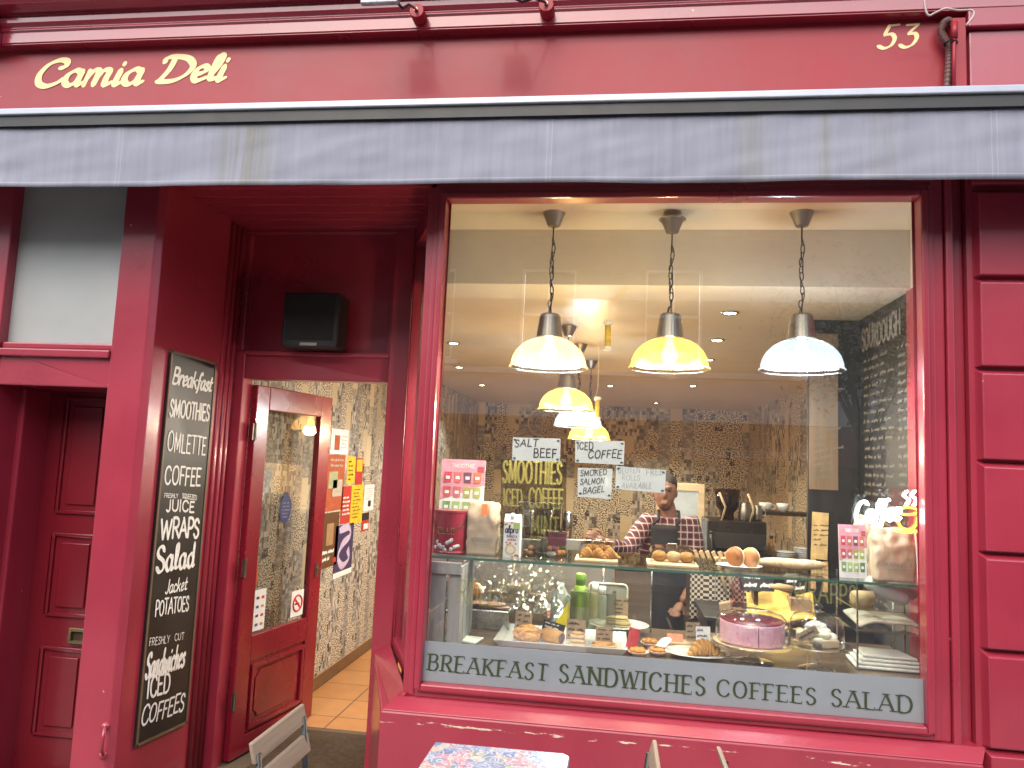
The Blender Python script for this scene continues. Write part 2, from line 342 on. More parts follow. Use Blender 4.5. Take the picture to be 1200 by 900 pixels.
def copy_thing(root, loc, label):
    c = root.copy(); COL.objects.link(c); c.location = loc; c['label'] = label
    for ch in root.children:
        d = ch.copy(); COL.objects.link(d); d.parent = c; d.matrix_parent_inverse = ch.matrix_parent_inverse.copy()
        for g in ch.children:
            e = g.copy(); COL.objects.link(e); e.parent = d; e.matrix_parent_inverse = g.matrix_parent_inverse.copy()
    return c
# ------------------------------------------------------------------ lettering: strokes drawn with a pen
G = {}
def g(ch, w, *st): G[ch] = (w, st)
# a stroke is (kind, points): L straight, C curve
g('A', .74, ('L', ((0,0),(.37,1))), ('L', ((.37,1),(.74,0))), ('L', ((.14,.36),(.60,.36))))
g('B', .62, ('L', ((.08,0),(.08,1))), ('C', ((.08,1),(.38,.99),(.52,.86),(.46,.6),(.3,.53),(.08,.53))), ('C', ((.3,.53),(.52,.48),(.6,.27),(.48,.04),(.28,0),(.08,0))))
g('C', .70, ('C', ((.66,.80),(.52,.97),(.32,1),(.12,.84),(.04,.5),(.12,.16),(.33,0),(.54,.04),(.68,.22))))
g('D', .74, ('L', ((.08,0),(.08,1))), ('C', ((.08,1),(.36,1),(.60,.86),(.70,.5),(.60,.14),(.36,0),(.08,0))))
g('E', .58, ('L', ((.08,0),(.08,1))), ('L', ((.08,1),(.54,1))), ('L', ((.08,.53),(.46,.53))), ('L', ((.08,0),(.56,0))))
g('F', .54, ('L', ((.08,0),(.08,1))), ('L', ((.08,1),(.52,1))), ('L', ((.08,.52),(.44,.52))))
g('G', .72, ('C', ((.66,.80),(.52,.97),(.32,1),(.12,.84),(.04,.5),(.12,.16),(.33,0),(.54,.06),(.64,.2))), ('L', ((.64,.05),(.64,.45))), ('L', ((.42,.45),(.68,.45))))
g('H', .72, ('L', ((.08,0),(.08,1))), ('L', ((.64,0),(.64,1))), ('L', ((.08,.52),(.64,.52))))
g('I', .22, ('L', ((.11,0),(.11,1))))
g('J', .46, ('C', ((.38,1),(.38,.5),(.36,.16),(.2,0),(.04,.12))))
g('K', .66, ('L', ((.08,0),(.08,1))), ('L', ((.08,.42),(.6,1))), ('L', ((.24,.58),(.66,0))))
g('L', .54, ('L', ((.08,0),(.08,1))), ('L', ((.08,0),(.52,0))))
g('M', .88, ('L', ((.08,0),(.12,1))), ('L', ((.12,1),(.44,.15))), ('L', ((.44,.15),(.76,1))), ('L', ((.76,1),(.80,0))))
g('N', .76, ('L', ((.08,0),(.08,1))), ('L', ((.08,1),(.68,0))), ('L', ((.68,0),(.68,1))))
g('O', .76, ('C', ((.38,1),(.14,.86),(.05,.5),(.14,.14),(.38,0),(.62,.14),(.71,.5),(.62,.86),(.38,1))))
g('P', .58, ('L', ((.08,0),(.08,1))), ('C', ((.08,1),(.36,1),(.53,.86),(.53,.62),(.36,.47),(.08,.47))))
g('Q', .76, *G['O'][1], ('L', ((.46,.22),(.72,-.08))))
g('Z', .62, ('L', ((.06,1),(.56,1))), ('L', ((.56,1),(.04,0))), ('L', ((.04,0),(.60,0))))
g('R', .64, ('L', ((.08,0),(.08,1))), ('C', ((.08,1),(.36,1),(.53,.87),(.52,.64),(.34,.5),(.08,.5))), ('L', ((.28,.5),(.64,0))))
g('S', .54, ('C', ((.48,.82),(.36,.98),(.18,.97),(.07,.8),(.12,.62),(.28,.52),(.44,.40),(.49,.2),(.36,.03),(.18,.01),(.04,.18))))
g('T', .64, ('L', ((.32,0),(.32,1))), ('L', ((.02,1),(.62,1))))
g('U', .72, ('C', ((.08,1),(.08,.5),(.1,.18),(.36,0),(.6,.18),(.64,.5),(.64,1))))
g('V', .72, ('L', ((.02,1),(.36,0))), ('L', ((.36,0),(.70,1))))
g('W', 1.0, ('L', ((.02,1),(.26,0))), ('L', ((.26,0),(.50,.92))), ('L', ((.50,.92),(.74,0))), ('L', ((.74,0),(.98,1))))
g('Y', .66, ('L', ((.02,1),(.33,.5))), ('L', ((.64,1),(.33,.5))), ('L', ((.33,.5),(.33,0))))
g('0', .56, *G['O'][1]); g('1', .3, ('L', ((.04,.8),(.2,1))), ('L', ((.2,1),(.2,0))))
g('2', .54, ('C', ((.06,.78),(.2,.99),(.42,.95),(.47,.7),(.3,.36),(.04,0))), ('L', ((.04,0),(.52,0)))); g('4', .56, ('L', ((.42,0),(.42,1))), ('L', ((.42,1),(.02,.3))), ('L', ((.02,.3),(.56,.3))))
g('-', .36, ('L', ((.04,.45),(.32,.45)))); g("'", .14, ('L', ((.07,1),(.05,.82))))
g('£', .56, ('C', ((.5,.86),(.36,1),(.2,.9),(.2,.6),(.2,.2),(.06,0))), ('L', ((.06,0),(.52,0))), ('L', ((.06,.48),(.4,.48)))); g('.', .18, ('L', ((.08,0),(.08,.05))))
# lower case, written hand
g('a', .52, ('C', ((.42,.50),(.26,.60),(.08,.42),(.06,.14),(.2,0),(.36,.16),(.44,.56))), ('C', ((.44,.58),(.40,.2),(.43,.02),(.56,.12))))
g('b', .5, ('L', ((.08,1),(.06,.05))), ('C', ((.07,.4),(.28,.6),(.44,.4),(.40,.1),(.2,0),(.06,.1))))
g('c', .44, ('C', ((.38,.48),(.24,.6),(.08,.42),(.08,.14),(.22,0),(.42,.12))))
g('d', .54, ('C', ((.42,.46),(.26,.58),(.08,.42),(.06,.14),(.2,0),(.36,.16),(.46,.5))), ('C', ((.48,1.02),(.42,.4),(.42,.05),(.56,.1))))
g('e', .46, ('C', ((.06,.26),(.26,.32),(.38,.46),(.28,.60),(.12,.5),(.06,.22),(.18,.0),(.44,.14))))
g('f', .42, ('C', ((.42,.94),(.3,1.04),(.2,.8),(.18,.3),(.14,-.2),(.04,-.24))), ('L', ((.04,.52),(.38,.54))))
g('h', .52, ('L', ((.10,1.0),(.06,0))), ('C', ((.07,.3),(.22,.58),(.36,.5),(.36,.2),(.38,0),(.54,.12))))
g('i', .24, ('C', ((.12,.58),(.08,.2),(.1,.0),(.26,.12))), ('L', ((.145,.80),(.16,.86))))
g('j', .26, ('C', ((.16,.6),(.14,.1),(.06,-.22),(-.06,-.16)))); g('k', .5, ('L', ((.10,1.0),(.06,0))), ('L', ((.08,.25),(.42,.56))), ('L', ((.2,.36),(.48,.0))))
g('l', .26, ('C', ((.04,.12),(.2,.6),(.24,.98),(.14,1.0),(.09,.6),(.09,.1),(.28,.1))))
g('m', .80, ('L', ((.1,.58),(.06,0))), ('C', ((.07,.25),(.2,.57),(.34,.56),(.34,.3),(.31,0))), ('C', ((.33,.25),(.46,.57),(.62,.56),(.60,.25),(.62,.0),(.80,.12))))
g('n', .54, ('L', ((.1,.58),(.06,0))), ('C', ((.07,.25),(.22,.57),(.38,.56),(.37,.25),(.40,.0),(.56,.12))))
g('o', .48, ('C', ((.24,.58),(.08,.44),(.07,.14),(.22,0),(.38,.14),(.40,.42),(.24,.58))))
g('p', .5, ('L', ((.1,.58),(.05,-.32))), ('C', ((.08,.35),(.26,.6),(.44,.42),(.40,.1),(.22,0),(.07,.1))))
g('r', .38, ('L', ((.1,.58),(.07,0))), ('C', ((.08,.3),(.18,.54),(.30,.58),(.38,.5))))
g('s', .40, ('C', ((.34,.48),(.22,.6),(.1,.48),(.18,.34),(.32,.22),(.28,.04),(.12,0),(.02,.1))))
g('t', .36, ('C', ((.18,.9),(.14,.4),(.14,.05),(.36,.08))), ('L', ((.02,.58),(.36,.6))))
g('w', .68, ('C', ((.06,.58),(.08,.2),(.16,.0),(.28,.12),(.33,.5))), ('C', ((.33,.5),(.35,.15),(.46,0),(.58,.2),(.62,.58))))
# swash capitals and old-style figures of the shop sign
SW = {'C': (.74, (('C', ((.52,.70),(.66,.78),(.66,.98),(.46,1.04),(.2,.86),(.05,.48),(.10,.12),(.32,-.02),(.58,.10),(.74,.30))),)),
      'D': (.98, (('C', ((.34,.98),(.28,.5),(.10,.02))), ('C', ((.06,.80),(.14,1.0),(.42,1.03),(.74,.92),(.92,.62),(.80,.26),(.48,.02),(.04,.0))))),
      '5': (.66, (('C', ((.30,.98),(.22,.72),(.18,.56))), ('C', ((.18,.56),(.44,.60),(.58,.40),(.50,.12),(.26,0),(.02,.10))), ('L', ((.30,.97),(.66,1.0))))),
      '3': (.68, (('L', ((.16,.96),(.60,.98))), ('C', ((.60,.96),(.40,.74),(.28,.56))), ('C', ((.28,.56),(.52,.58),(.62,.38),(.50,.10),(.26,0),(.04,.10)))))}
def smooth(pts, k=7):
    if len(pts) < 3: return list(pts)
    out = []; n = len(pts); closed = pts[0] == pts[-1]
    for i in range(n-1):
        p0 = pts[i-1] if i else (pts[-2] if closed else pts[0]); p1, p2 = pts[i], pts[i+1]; p3 = pts[i+2] if i+2 < n else (pts[1] if closed else pts[-1])
        for j in range(k):
            t = j/k; out.append(tuple(.5*((2*b)+(c-a)*t+(2*a-5*b+4*c-d)*t*t+(3*b-a-3*c+d)*t**3) for a, b, c, d in zip(p0, p1, p2, p3)))
    out.append(pts[-1]); return out
_zoff = [0]
def strokes_of(text, track=.1, swash=False, slant=0., jit=0.):
    """all strokes of a word in glyph units and the word's width"""
    x = 0.; out = []
    for c in text:
        if c == ' ': x += .4; continue
        w, st = (SW[c] if swash and c in SW else G[c]); dy = rnd.uniform(-jit, jit); sc = 1+rnd.uniform(-jit, jit)
        for kd, pts in st:
            q = smooth(pts) if kd == 'C' else list(pts)
            out.append((kd, [(x+px*sc+slant*py, py*sc+dy) for px, py in q]))
        x += w+track
    return out, x-track
def pen_ribbon(bm, pts, kd, o, u, v, nrm, pen, thick, thin):
    """one stroke as a flat ribbon (paint has no thickness); o,u,v place glyph units in the world"""
    n = len(pts); L = []; Rr = []; sx = u.length; sy = v.length
    uu = u.normalized(); vv = v.normalized(); _zoff[0] = (_zoff[0]+1) % 40; lift = nrm*(.0004+.00004*_zoff[0])
    W3 = [(p[0]*sx, p[1]*sy) for p in pts]
    if pen == 'serif' and kd == 'L':
        pass
    for i, p in enumerate(W3):
        a, b = W3[max(i-1, 0)], W3[min(i+1, n-1)]; dx, dy = b[0]-a[0], b[1]-a[1]; l = math.hypot(dx, dy) or 1e-9; dx /= l; dy /= l
        if pen == 'round': w = thick
        elif pen == 'serif':
            w = thin+(thick-thin)*abs(dy)**1.6
            if kd == 'L' and dx*dy > .02: w = thin*1.25
            if kd == 'L' and dx*dy < -.02: w = thick
        else:                                                    # broad nib held at 35 degrees
            w = thin+(thick-thin)*abs(dx*math.sin(.5)-dy*math.cos(.5))**1.1
            if i in (0, n-1): w *= .75
        w *= .5*sy; L.append((p[0]-dy*w, p[1]+dx*w)); Rr.append((p[0]+dy*w, p[1]-dx*w))
    to = lambda q: o+uu*q[0]+vv*q[1]+lift
    lv = [bm.verts.new(to(q)+nrm*(i*.000012)) for i, q in enumerate(L)]; rv = [bm.verts.new(to(q)+nrm*(i*.000012)) for i, q in enumerate(Rr)]
    for i in range(n-1): bm.faces.new((rv[i], rv[i+1], lv[i+1], lv[i]))
    if pen != 'serif':
        for e in (0, n-1):                                       # rounded ends
            c = W3[e]; r = math.hypot(L[e][0]-c[0], L[e][1]-c[1]); _zoff[0] += 1
            bm.faces.new([bm.verts.new(o+uu*(c[0]+r*math.cos(t))+vv*(c[1]+r*math.sin(t))+nrm*(.0004+.00004*(_zoff[0] % 40))) for t in [k*math.pi/5 for k in range(10)]])
    elif kd == 'L':
        for e in (0, n-1):
            c = pts[e]; d = (pts[-1][0]-pts[0][0], pts[-1][1]-pts[0][1])
            if abs(d[1]) > abs(d[0])*.8 and (c[1] < .02 or c[1] > .98):
                h = .055; hw = .19; y0 = 0 if c[1] < .5 else 1-h; _zoff[0] += 1; lf = nrm*(.0004+.00004*(_zoff[0] % 40))
                bm.faces.new([bm.verts.new(o+u*(c[0]+sx_)+v*(y0+yy)+lf) for sx_, yy in ((-hw,0),(hw,0),(hw,h),(-hw,h))])
            elif abs(d[0]) > abs(d[1]) and abs(c[1]-.5) > .4 and e == n-1:
                s_ = 1 if c[1] < .5 else -1; _zoff[0] += 1; lf = nrm*(.0004+.00004*(_zoff[0] % 40))
                bm.faces.new([bm.verts.new(o+u*(c[0]+a_)+v*(c[1]+b_*s_)+lf) for a_, b_ in ((0,-.015),(.03,.16),(-.0,.16),(-.05,.0))])
def lettering(parent, lines, mat, name='lettering', nrm=(0,-1,0)):
    """lines: (text, origin, vector to the end of the baseline, up vector of one cap height, options)"""
    nrm = V(nrm).normalized(); ob = None
    for t, o, uvec, vvec, op in lines:
        b = MB(); st, w = strokes_of(t, op.get('track', .1), op.get('swash', False), op.get('slant', 0.), op.get('jit', 0.))
        u = V(uvec)/w; v = V(vvec)
        for kd, pts in st: pen_ribbon(b.b, pts, kd, V(o), u, v, nrm, op.get('pen', 'round'), op.get('thick', .12), op.get('thin', .05))
        ob = b.build(name, mat, parent, double=False)
    return ob
def scribble(parent, o, u, v, rows, mat, nrm, name='writing', fill=.85, seed=1, thick=.10, gap=1.75):
    """rows of small unreadable handwriting in the rectangle o,u,v (top-left origin, v down)"""
    r = random.Random(seed); b = MB(); o = V(o); u = V(u); v = V(v); nrm = V(nrm).normalized(); h = v.length/rows/gap; uu = u.normalized(); vu = -v.normalized()
    for k in range(rows):
        x = r.uniform(.02, .1)*u.length; end = u.length*(fill*r.uniform(.6, 1.)); base = o+v*((k+.78)/rows)
        while x < end:
            n = r.randint(2, 6); pts = []
            for i in range(n*3): pts.append((i*.22, (r.uniform(.5, 1.) if i % 2 else r.uniform(0, .25))))
            pen_ribbon(b.b, smooth(pts, 2), 'C', base+uu*x, uu*h, vu*h, nrm, 'round', thick*1.6, .05); x += h*(n*.66+.7)
    return b.build(name, mat, parent, double=False)
def txt_px(t, plane, L, R_, T, **op):
    """a line of lettering from three pixels of the photo put on a real plane: left and right of the baseline, top of the first letter"""
    o = plane(*L); return (t, o, plane(*R_)-o, plane(*T)-o, op)
# ------------------------------------------------------------------ ground
tag(MB().box(-30, 30, -3.2, -.02, -.25, -.02).build('pavement', STONE), kind='structure')
MB().box(-30, 30, -3.45, -3.2, -.25, -.02).build('kerb', pm('granite_kerb', (.33, .32, .31), .8), bevel=.015)['kind'] = 'structure'
tag(MB().box(-60, 60, -10.2, -3.45, -.3, -.14).build('road', ASPH), kind='structure')
tag(MB().box(-30, 30, -13, -10.2, -.25, -.02).build('far_pavement', STONE), kind='structure')
tag(MB().box(-300, 300, -300, 60, -.6, -.32).build('ground', ASPH), kind='structure')
tag(MB().box(-3, 3, 1.45, 8.2, -.1, 0).build('floor', TERRA), kind='structure')
tag(MB().box(-2.02, -1.1, .72, 1.45, -.1, -.002).build('entrance_floor', pm('worn_stone_step', (.10, .075, .05), .8)), kind='structure')
tag(MB().box(-2.02, -.9, -.02, .72, -.1, -.01).build('doorstep', pm('worn_stone_step', (.10, .075, .05), .8)), kind='structure')
tag(MB().box(-1.80, -1.17, .30, 1.36, 0, .018).build('door_mat', MATT, bevel=.005), 'dark brown coir mat on the floor of the open doorway', 'door mat')
# ------------------------------------------------------------------ the shop building
B = thing('shop_building', 'crimson painted shop front with a big display window and an open recessed door', 'shop building')
part = lambda mb, name, mat, **k: mb.build(name, mat, B, **k)
# left pilaster, and the side wall of the recess that carries the menu board
pil = part(MB().prism([(-2.205,0,-.02),(-2.045,0,-.02),(-2.02,.025,-.02),(-2.02,.80,-.02),(-2.205,.80,-.02)], (0,0,2.84)), 'pilaster', RED, bevel=.004)
hb = MB().tube([P(124,852,-.005), P(122,855,-.04), P(120,868,-.05), P(119,880,-.04), P(121,884,-.005)], .007, 8)
for q in ((124,851),(121,885)): hb.tube([P(*q,-.001), P(*q,-.008)], .017, 12)
hb.build('handle', RED, pil, smooth=True)
# left neighbour's entrance: rail, frosted light above, recessed panelled door
part(MB().box(-2.76,-2.207,.01,.30,1.865,2.03).box(-2.76,-2.207,-.012,.01,1.995,2.03), 'transom_rail', RED, bevel=.006)
tw = part(MB().box(-2.76,-2.207,.05,.062,2.03,2.82), 'transom_window', FROSTD)
MB().box(-2.757,-2.21,.015,.05,2.031,2.062).build('bead', RED, tw, bevel=.008)
part(MB().box(-3.6,-2.76,0,.5,-.02,2.82), 'pier', RED, bevel=.006)
part(MB().box(-2.76,-2.205,.06,.7,2.82,2.86), 'porch_soffit', RED); part(MB().box(-2.76,-2.205,.301,.34,1.866,2.03), 'door_head', RED)
part(MB().box(-2.80,-2.735,.16,.34,-.02,1.866), 'door_jamb', RED, bevel=.008)
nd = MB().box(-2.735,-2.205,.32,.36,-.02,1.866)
DRED_SHADE = paint('shaded_red_door_paint', (.15, .007, .015), .25, specks=False)  # door red darkened: the shade of the recess is put into the colour
part(nd, 'neighbour_door', DRED_SHADE)
ndo = [c for c in B.children if c.name.startswith('neighbour_door')][0]
def raised(x0, x1, z0, z1, y, parent, mat=None):
    mat = mat or DRED_SHADE
    m = MB()
    for a in ((x0,x1,z0,z0+.014),(x0,x1,z1-.014,z1),(x0,x0+.014,z0+.014,z1-.014),(x1-.014,x1,z0+.014,z1-.014)): m.box(a[0],a[1],y-.012,y,a[2],a[3])
    m.box(x0+.045,x1-.045,y-.009,y,z0+.045,z1-.045)
    return m.build('panel', mat, parent, bevel=.005)
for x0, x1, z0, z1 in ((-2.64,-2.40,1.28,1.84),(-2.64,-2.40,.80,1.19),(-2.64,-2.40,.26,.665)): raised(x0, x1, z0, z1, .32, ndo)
lb = MB()
for a in ((-2.50,-2.40,.742,.757),(-2.50,-2.40,.685,.70),(-2.50,-2.487,.70,.742),(-2.413,-2.40,.70,.742)): lb.box(a[0],a[1],.300,.32,a[2],a[3])
lbo = lb.build('letter_plate', pm('old_brass', (.22,.17,.09), .45, .8), ndo, bevel=.003)
MB().box(-2.487,-2.413,.314,.3215,.70,.742).build('flap', DARKW, ndo)
# recess soffit, door frame with the panel above it
sf = MB()
for k in range(7): sf.box(-2.02,-.74,.012+k*.112,.118+k*.112,2.812,2.83)
part(sf, 'soffit', RED, bevel=.004)
fr = MB().box(-2.02,-1.96,.735,.84,-.02,2.15).box(-1.165,-1.06,.72,.86,-.02,2.82).box(-1.96,-1.165,.745,.84,2.0,2.15).box(-1.96,-1.165,.728,.745,2.125,2.15)
fr.box(-2.02,-1.165,.745,.84,2.795,2.815).box(-2.02,-1.985,.75,.84,2.15,2.795).box(-1.19,-1.165,.75,.84,2.15,2.795)
part(fr, 'door_frame', RED, bevel=.006)
part(MB().box(-1.99,-1.18,.785,.80,2.15,2.80), 'overhead_panel', RED)
bd = MB()
for y in (.60, .655, .705): bd.tube([(-2.018,y,0),(-2.018,y,2.81)], .014, 8)
part(bd, 'beading', RED, smooth=True)
# display window: splayed side light, stall riser, sill, moulded frame
sr = MB().prism([(-.86,-.085,-.02),(1.305,-.085,-.02),(1.305,.05,-.02),(-.76,.05,-.02),(-1.06,.74,-.02),(-1.155,.74,-.02)], (0,0,.665))
part(sr, 'stall_riser', REDW, bevel=.008)
part(MB().prism([(-.858,-.084,.646),(-.82,-.024,.684),(-.82,.04,.684),(-.858,.04,.646)], (2.16,0,0)), 'sill', RED, bevel=.004)
part(MB().prism([(-.845,-.02,.646),(-.78,-.02,.69),(-1.07,.72,.69),(-1.15,.72,.646)], (.0,.0,.004)), 'side_sill', RED)
win = MB()
def sash(m, x0, x1, z0, z1, w, y0, y1): m.box(x0-w,x0,y0,y1,z0-w,z1+w).box(x1,x1+w,y0,y1,z0-w,z1+w).box(x0,x1,y0,y1,z1,z1+w).box(x0,x1,y0,y1,z0-w,z0)
GX0, GX1, GZ0, GZ1 = -.724, 1.147, .738, 2.705
sash(win, GX0, GX1, GZ0, GZ1, .026, -.028, .05); sash(win, GX0-.026, GX1+.026, GZ0-.026, GZ1+.026, .026, -.012, .05)
wino = part(win, 'display_window', RED, bevel=.007)
cs = MB().box(-.80,-.769,0,.06,.684,2.81).box(1.189,1.235,-.005,.08,.684,2.81).box(1.235,1.262,-.022,.08,.60,2.81).box(1.262,1.318,.03,.08,.60,2.81).box(-.80,1.24,.0,.06,2.757,2.81)
part(cs, 'window_casing', RED, bevel=.006)
# glass a hair out of plumb, as old shop panes are
TILT = math.radians(1.7); zt = GZ1-GZ0
gy = lambda z: .012+(z-GZ0)*math.tan(TILT)*.55
pane = MB().prism([(GX0-.008,gy(GZ0),GZ0-.008),(GX1+.008,gy(GZ0),GZ0-.008),(GX1+.008,gy(GZ1),GZ1+.008),(GX0-.008,gy(GZ1),GZ1+.008)], (0,.008,0))
pane.build('pane', WGLASS, wino)
fz0, fz1 = GZ0+.001, .893
fb = MB().prism([(GX0,gy(fz0)-.0022,fz0),(GX1,gy(fz0)-.0022,fz0),(GX1,gy(fz1)-.0022,fz1),(GX0,gy(fz1)-.0022,fz1)], (0,.0016,0)).build('frosted_band', FROST, wino)
GP = lambda y_: (lambda a, b: P(a, b, y_))
lettering(wino, [txt_px('BREAKFAST', GP(.0093), (501,785), (641,798), (503,766), pen='serif', thick=.145, thin=.055, track=.2),
                 txt_px('SANDWICHES', GP(.0093), (655,799), (826,815), (656,778), pen='serif', thick=.145, thin=.055, track=.2),
                 txt_px('COFFEES', GP(.0093), (840,815), (956,826), (840.5,796), pen='serif', thick=.145, thin=.055, track=.2),
                 txt_px('SALAD', GP(.0093), (974,827), (1069,836), (974,807), pen='serif', thick=.145, thin=.055, track=.2)], OLIVE)
def gold(t, L, R_, T, th=.11): return txt_px(t, GP(.075), L, R_, T, thick=th, track=.16)
lettering(wino, [gold('ROLLS', (537,706), (590,711), (539,680)), gold('WRAPPS', (930,703), (1003,709), (930,681))], YGOLD)
# side light on the splay
a0, a1 = V((-.785,.06,0)), V((-1.06,.72,0)); dd = (a1-a0).normalized(); nn = V((dd.y,-dd.x,0))
sw = MB()
for t0, t1 in ((0,.035),(.66,.70)): sw.prism([a0+dd*t0+V((0,0,.69)), a0+dd*t1+V((0,0,.69)), a0+dd*t1+nn*.045+V((0,0,.69)), a0+dd*t0+nn*.045+V((0,0,.69))], (0,0,2.12))
for z0, z1 in ((.69,.74),(2.70,2.81)): sw.prism([a0+dd*.035+V((0,0,z0)), a0+dd*.66+V((0,0,z0)), a0+dd*.66+nn*.045+V((0,0,z0)), a0+dd*.035+nn*.045+V((0,0,z0))], (0,0,z1-z0))
swo = part(sw, 'side_window', RED, bevel=.005)
MB().prism([a0+dd*.03+nn*.02+V((0,0,.735)), a0+dd*.665+nn*.02+V((0,0,.735)), a0+dd*.665+nn*.026+V((0,0,.735)), a0+dd*.03+nn*.026+V((0,0,.735))], (0,0,1.97)).build('pane', WGLASS, swo)
# right pilaster of rusticated blocks
rp = MB().box(1.318,2.6,0,.6,-.02,3.60)
part(rp, 'rusticated_pilaster', RED)
blk = MB()
zs = [-.02,.335,.677,1.018,1.362,1.695,2.041,2.386,2.735]
for k in range(8):
    z0, z1 = zs[k]+.004, zs[k+1]-.014
    for xa, xb in ((1.338,1.93),(1.95,2.6)):
        y = -.034; e = .014
        b8 = [(xa,0,z0),(xb,0,z0),(xb,0,z1+.012),(xa,0,z1+.012)]; f8 = [(xa+e,y,z0+.006),(xb-e,y,z0+.006),(xb-e,y,z1-.006),(xa+e,y,z1-.006)]
        vb = [blk.b.verts.new(p) for p in b8]; vf = [blk.b.verts.new(p) for p in f8]; blk.b.faces.new(vf)
        for i in range(4): blk.b.faces.new((vb[i], vb[(i+1)%4], vf[(i+1)%4], vf[i]))
part(blk, 'stone_blocks', RED, bevel=.004)
# fascia, end post, capital, cornice
fo = part(MB().box(-3.6,1.318,-.002,.06,2.83,3.50), 'fascia', REDF)
part(MB().box(1.262,1.312,-.05,-.002,3.02,3.415), 'fascia_post', REDF, bevel=.004)
part(MB().box(1.33,2.6,-.03,0,2.75,3.37).box(1.318,2.6,-.055,0,3.372,3.46), 'capital', RED, bevel=.006)
FP = GP(-.0026)
lettering(fo, [txt_px('Camia', FP, (40,101), (165,98.5), (45,72.5), swash=True, pen='broad', thick=.31, thin=.13, slant=.13, track=.0),
               txt_px('Deli', FP, (182,96), (263,94), (187,68), swash=True, pen='broad', thick=.31, thin=.13, slant=.13, track=.0),
               txt_px('53', FP, (1028,57), (1074,55), (1029,30), swash=True, pen='broad', thick=.19, thin=.075, slant=.14, track=.12)], GOLD)
def cornice(m, x0, x1, dy):
    pr = [(0,3.405),(-.105,3.405),(-.105,3.412),(-.115,3.412),(-.118,3.462),(-.135,3.468),(-.128,3.482),(-.142,3.486),(-.160,3.498),(-.165,3.518),(-.150,3.534),(-.18,3.548),(-.24,3.61),(-.30,3.66),(-.31,3.72),(0,3.74)]
    m.prism([(x0, y*(.5 if y > -.17 else .8)+dy if y < 0 else .05, z+.036) for y, z in pr], (x1-x0,0,0))
cm = MB(); cornice(cm, -2.87, 2.6, 0); cornice(cm, -3.6, -2.872, -.05)
part(cm, 'cornice', REDC, bevel=.003)
uw = part(MB().box(-9,9,.02,.3,3.742,8.5).box(-9,-3.6,.02,.3,-.02,3.742).box(2.602,9,.02,.3,-.02,3.742), 'upper_wall', BRICK)
# ---- the room behind
room = MB().box(-2.12,-2.0,.86,8.2,0,2.62)
part(room, 'side_wall', WALLP)
part(MB().box(-2.0,2.6,8.0,8.1,0,2.62), 'back_wall', WALLB)
part(MB().box(1.34,1.42,.10,1.30,0,2.8), 'menu_wall', pm('dark_wall_paint', (.05,.045,.04), .6))
part(MB().box(1.9,2.0,1.35,8.2,0,2.6), 'service_wall', WALLB); part(MB().box(1.42,2.0,1.3,1.34,0,2.6), 'return_wall', pm('dark_wall_paint', (.05,.045,.04), .6))
part(MB().box(-1.998,-1.978,.9,7.995,0,.085), 'skirting', TERRA, bevel=.003)
part(MB().prism([(-.72,.065,2.752),(1.34,.065,2.752),(1.34,.54,2.752),(-.92,.54,2.752)], (0,0,.05)), 'bay_ceiling', CREAMW)
part(MB().prism([(-.92,.541,2.478),(1.34,.541,2.478),(1.34,.86,2.478),(-1.0,.86,2.478),(-1.0,.73,2.478)], (0,0,.32)).box(1.315,1.34,.09,.54,2.478,2.752), 'beam', CREAMB, bevel=.004)
part(MB().box(-2.0,2.3,.862,8.1,2.48,2.62), 'ceiling', pm('yellowed_ceiling', (.60,.51,.37), .4, var=.1, vs=3, coat=.3, coatr=.25))
part(MB().box(-2.2,2.6,.32,8.2,2.83,3.4), 'upper_floor', CREAMW)
# ------------------------------------------------------------------ the open door (swings on the left jamb)
dl = MB(); w_, h_ = .775, 1.975
dl.box(0,.115,-.02,.02,.012,h_).box(w_-.125,w_,-.02,.02,.012,h_).box(.115,w_-.125,-.02,.02,1.845,h_).box(.115,w_-.125,-.02,.02,.49,.625).box(.115,w_-.125,-.02,.02,.012,.11).box(.115,w_-.125,-.006,.012,.11,.49)
lv = dl.build('open_door', DRED, None, bevel=.005)
lv.parent = B; lv.location = (-1.94,.83,0); lv.rotation_euler = (0,0,math.radians(80.3))
def lp(mb, name, mat, **k):
    o = mb.build(name, mat, None, **k); o.parent = lv; return o
lp(MB().box(.11,w_-.12,-.004,.004,.62,1.85), 'pane', glass('door_glass', (.97,.97,.95), 1.9))
pn = MB()
for a in ((.14,.64,.13,.15),(.14,.64,.45,.47),(.14,.16,.15,.45),(.62,.64,.15,.45)): pn.box(a[0],a[1],-.024,-.006,a[2],a[3])
rr = []
for cx, cz, s0 in ((.185,.175,90),(.595,.175,180),(.595,.425,270),(.185,.425,360)):
    for k in range(6):
        t = math.radians(s0-18*k); rr.append((cx+.035*math.cos(t), -.0065, cz+.035*math.sin(t)))
pn.prism(rr, (0,-.007,0))
lp(pn, 'kick_panel', DRED, bevel=.004)
for z in (.32, 1.0, 1.72): lp(MB().box(-.022,.012,-.026,-.0205,z-.045,z+.045).tube([(-.004,-.03,z-.05),(-.004,-.03,z+.05)], .007, 8), 'hinge', DSTEEL)
lp(MB().box(w_-.075,w_-.045,-.026,-.0205,.86,.94).tube([(w_-.06,-.026,.91),(w_-.06,-.034,.91)], .010, 12), 'lock_plate', DSTEEL)
st = lp(MB().box(.49,.615,-.0065,-.0045,.65,.80), 'no_smoking_sticker', PAPERW)
red = pm('sign_red', (.55,.02,.02), .5)
ns = MB().ring((.553,-.0075,.725), .046, .0055, (0,1,0), 28, 6).obox((.553,-.0076,.725), (.032,0,-.032), (0,.0012,0), (.004,0,.004)); o = ns.build('prohibition_ring', red, None); o.parent = lv
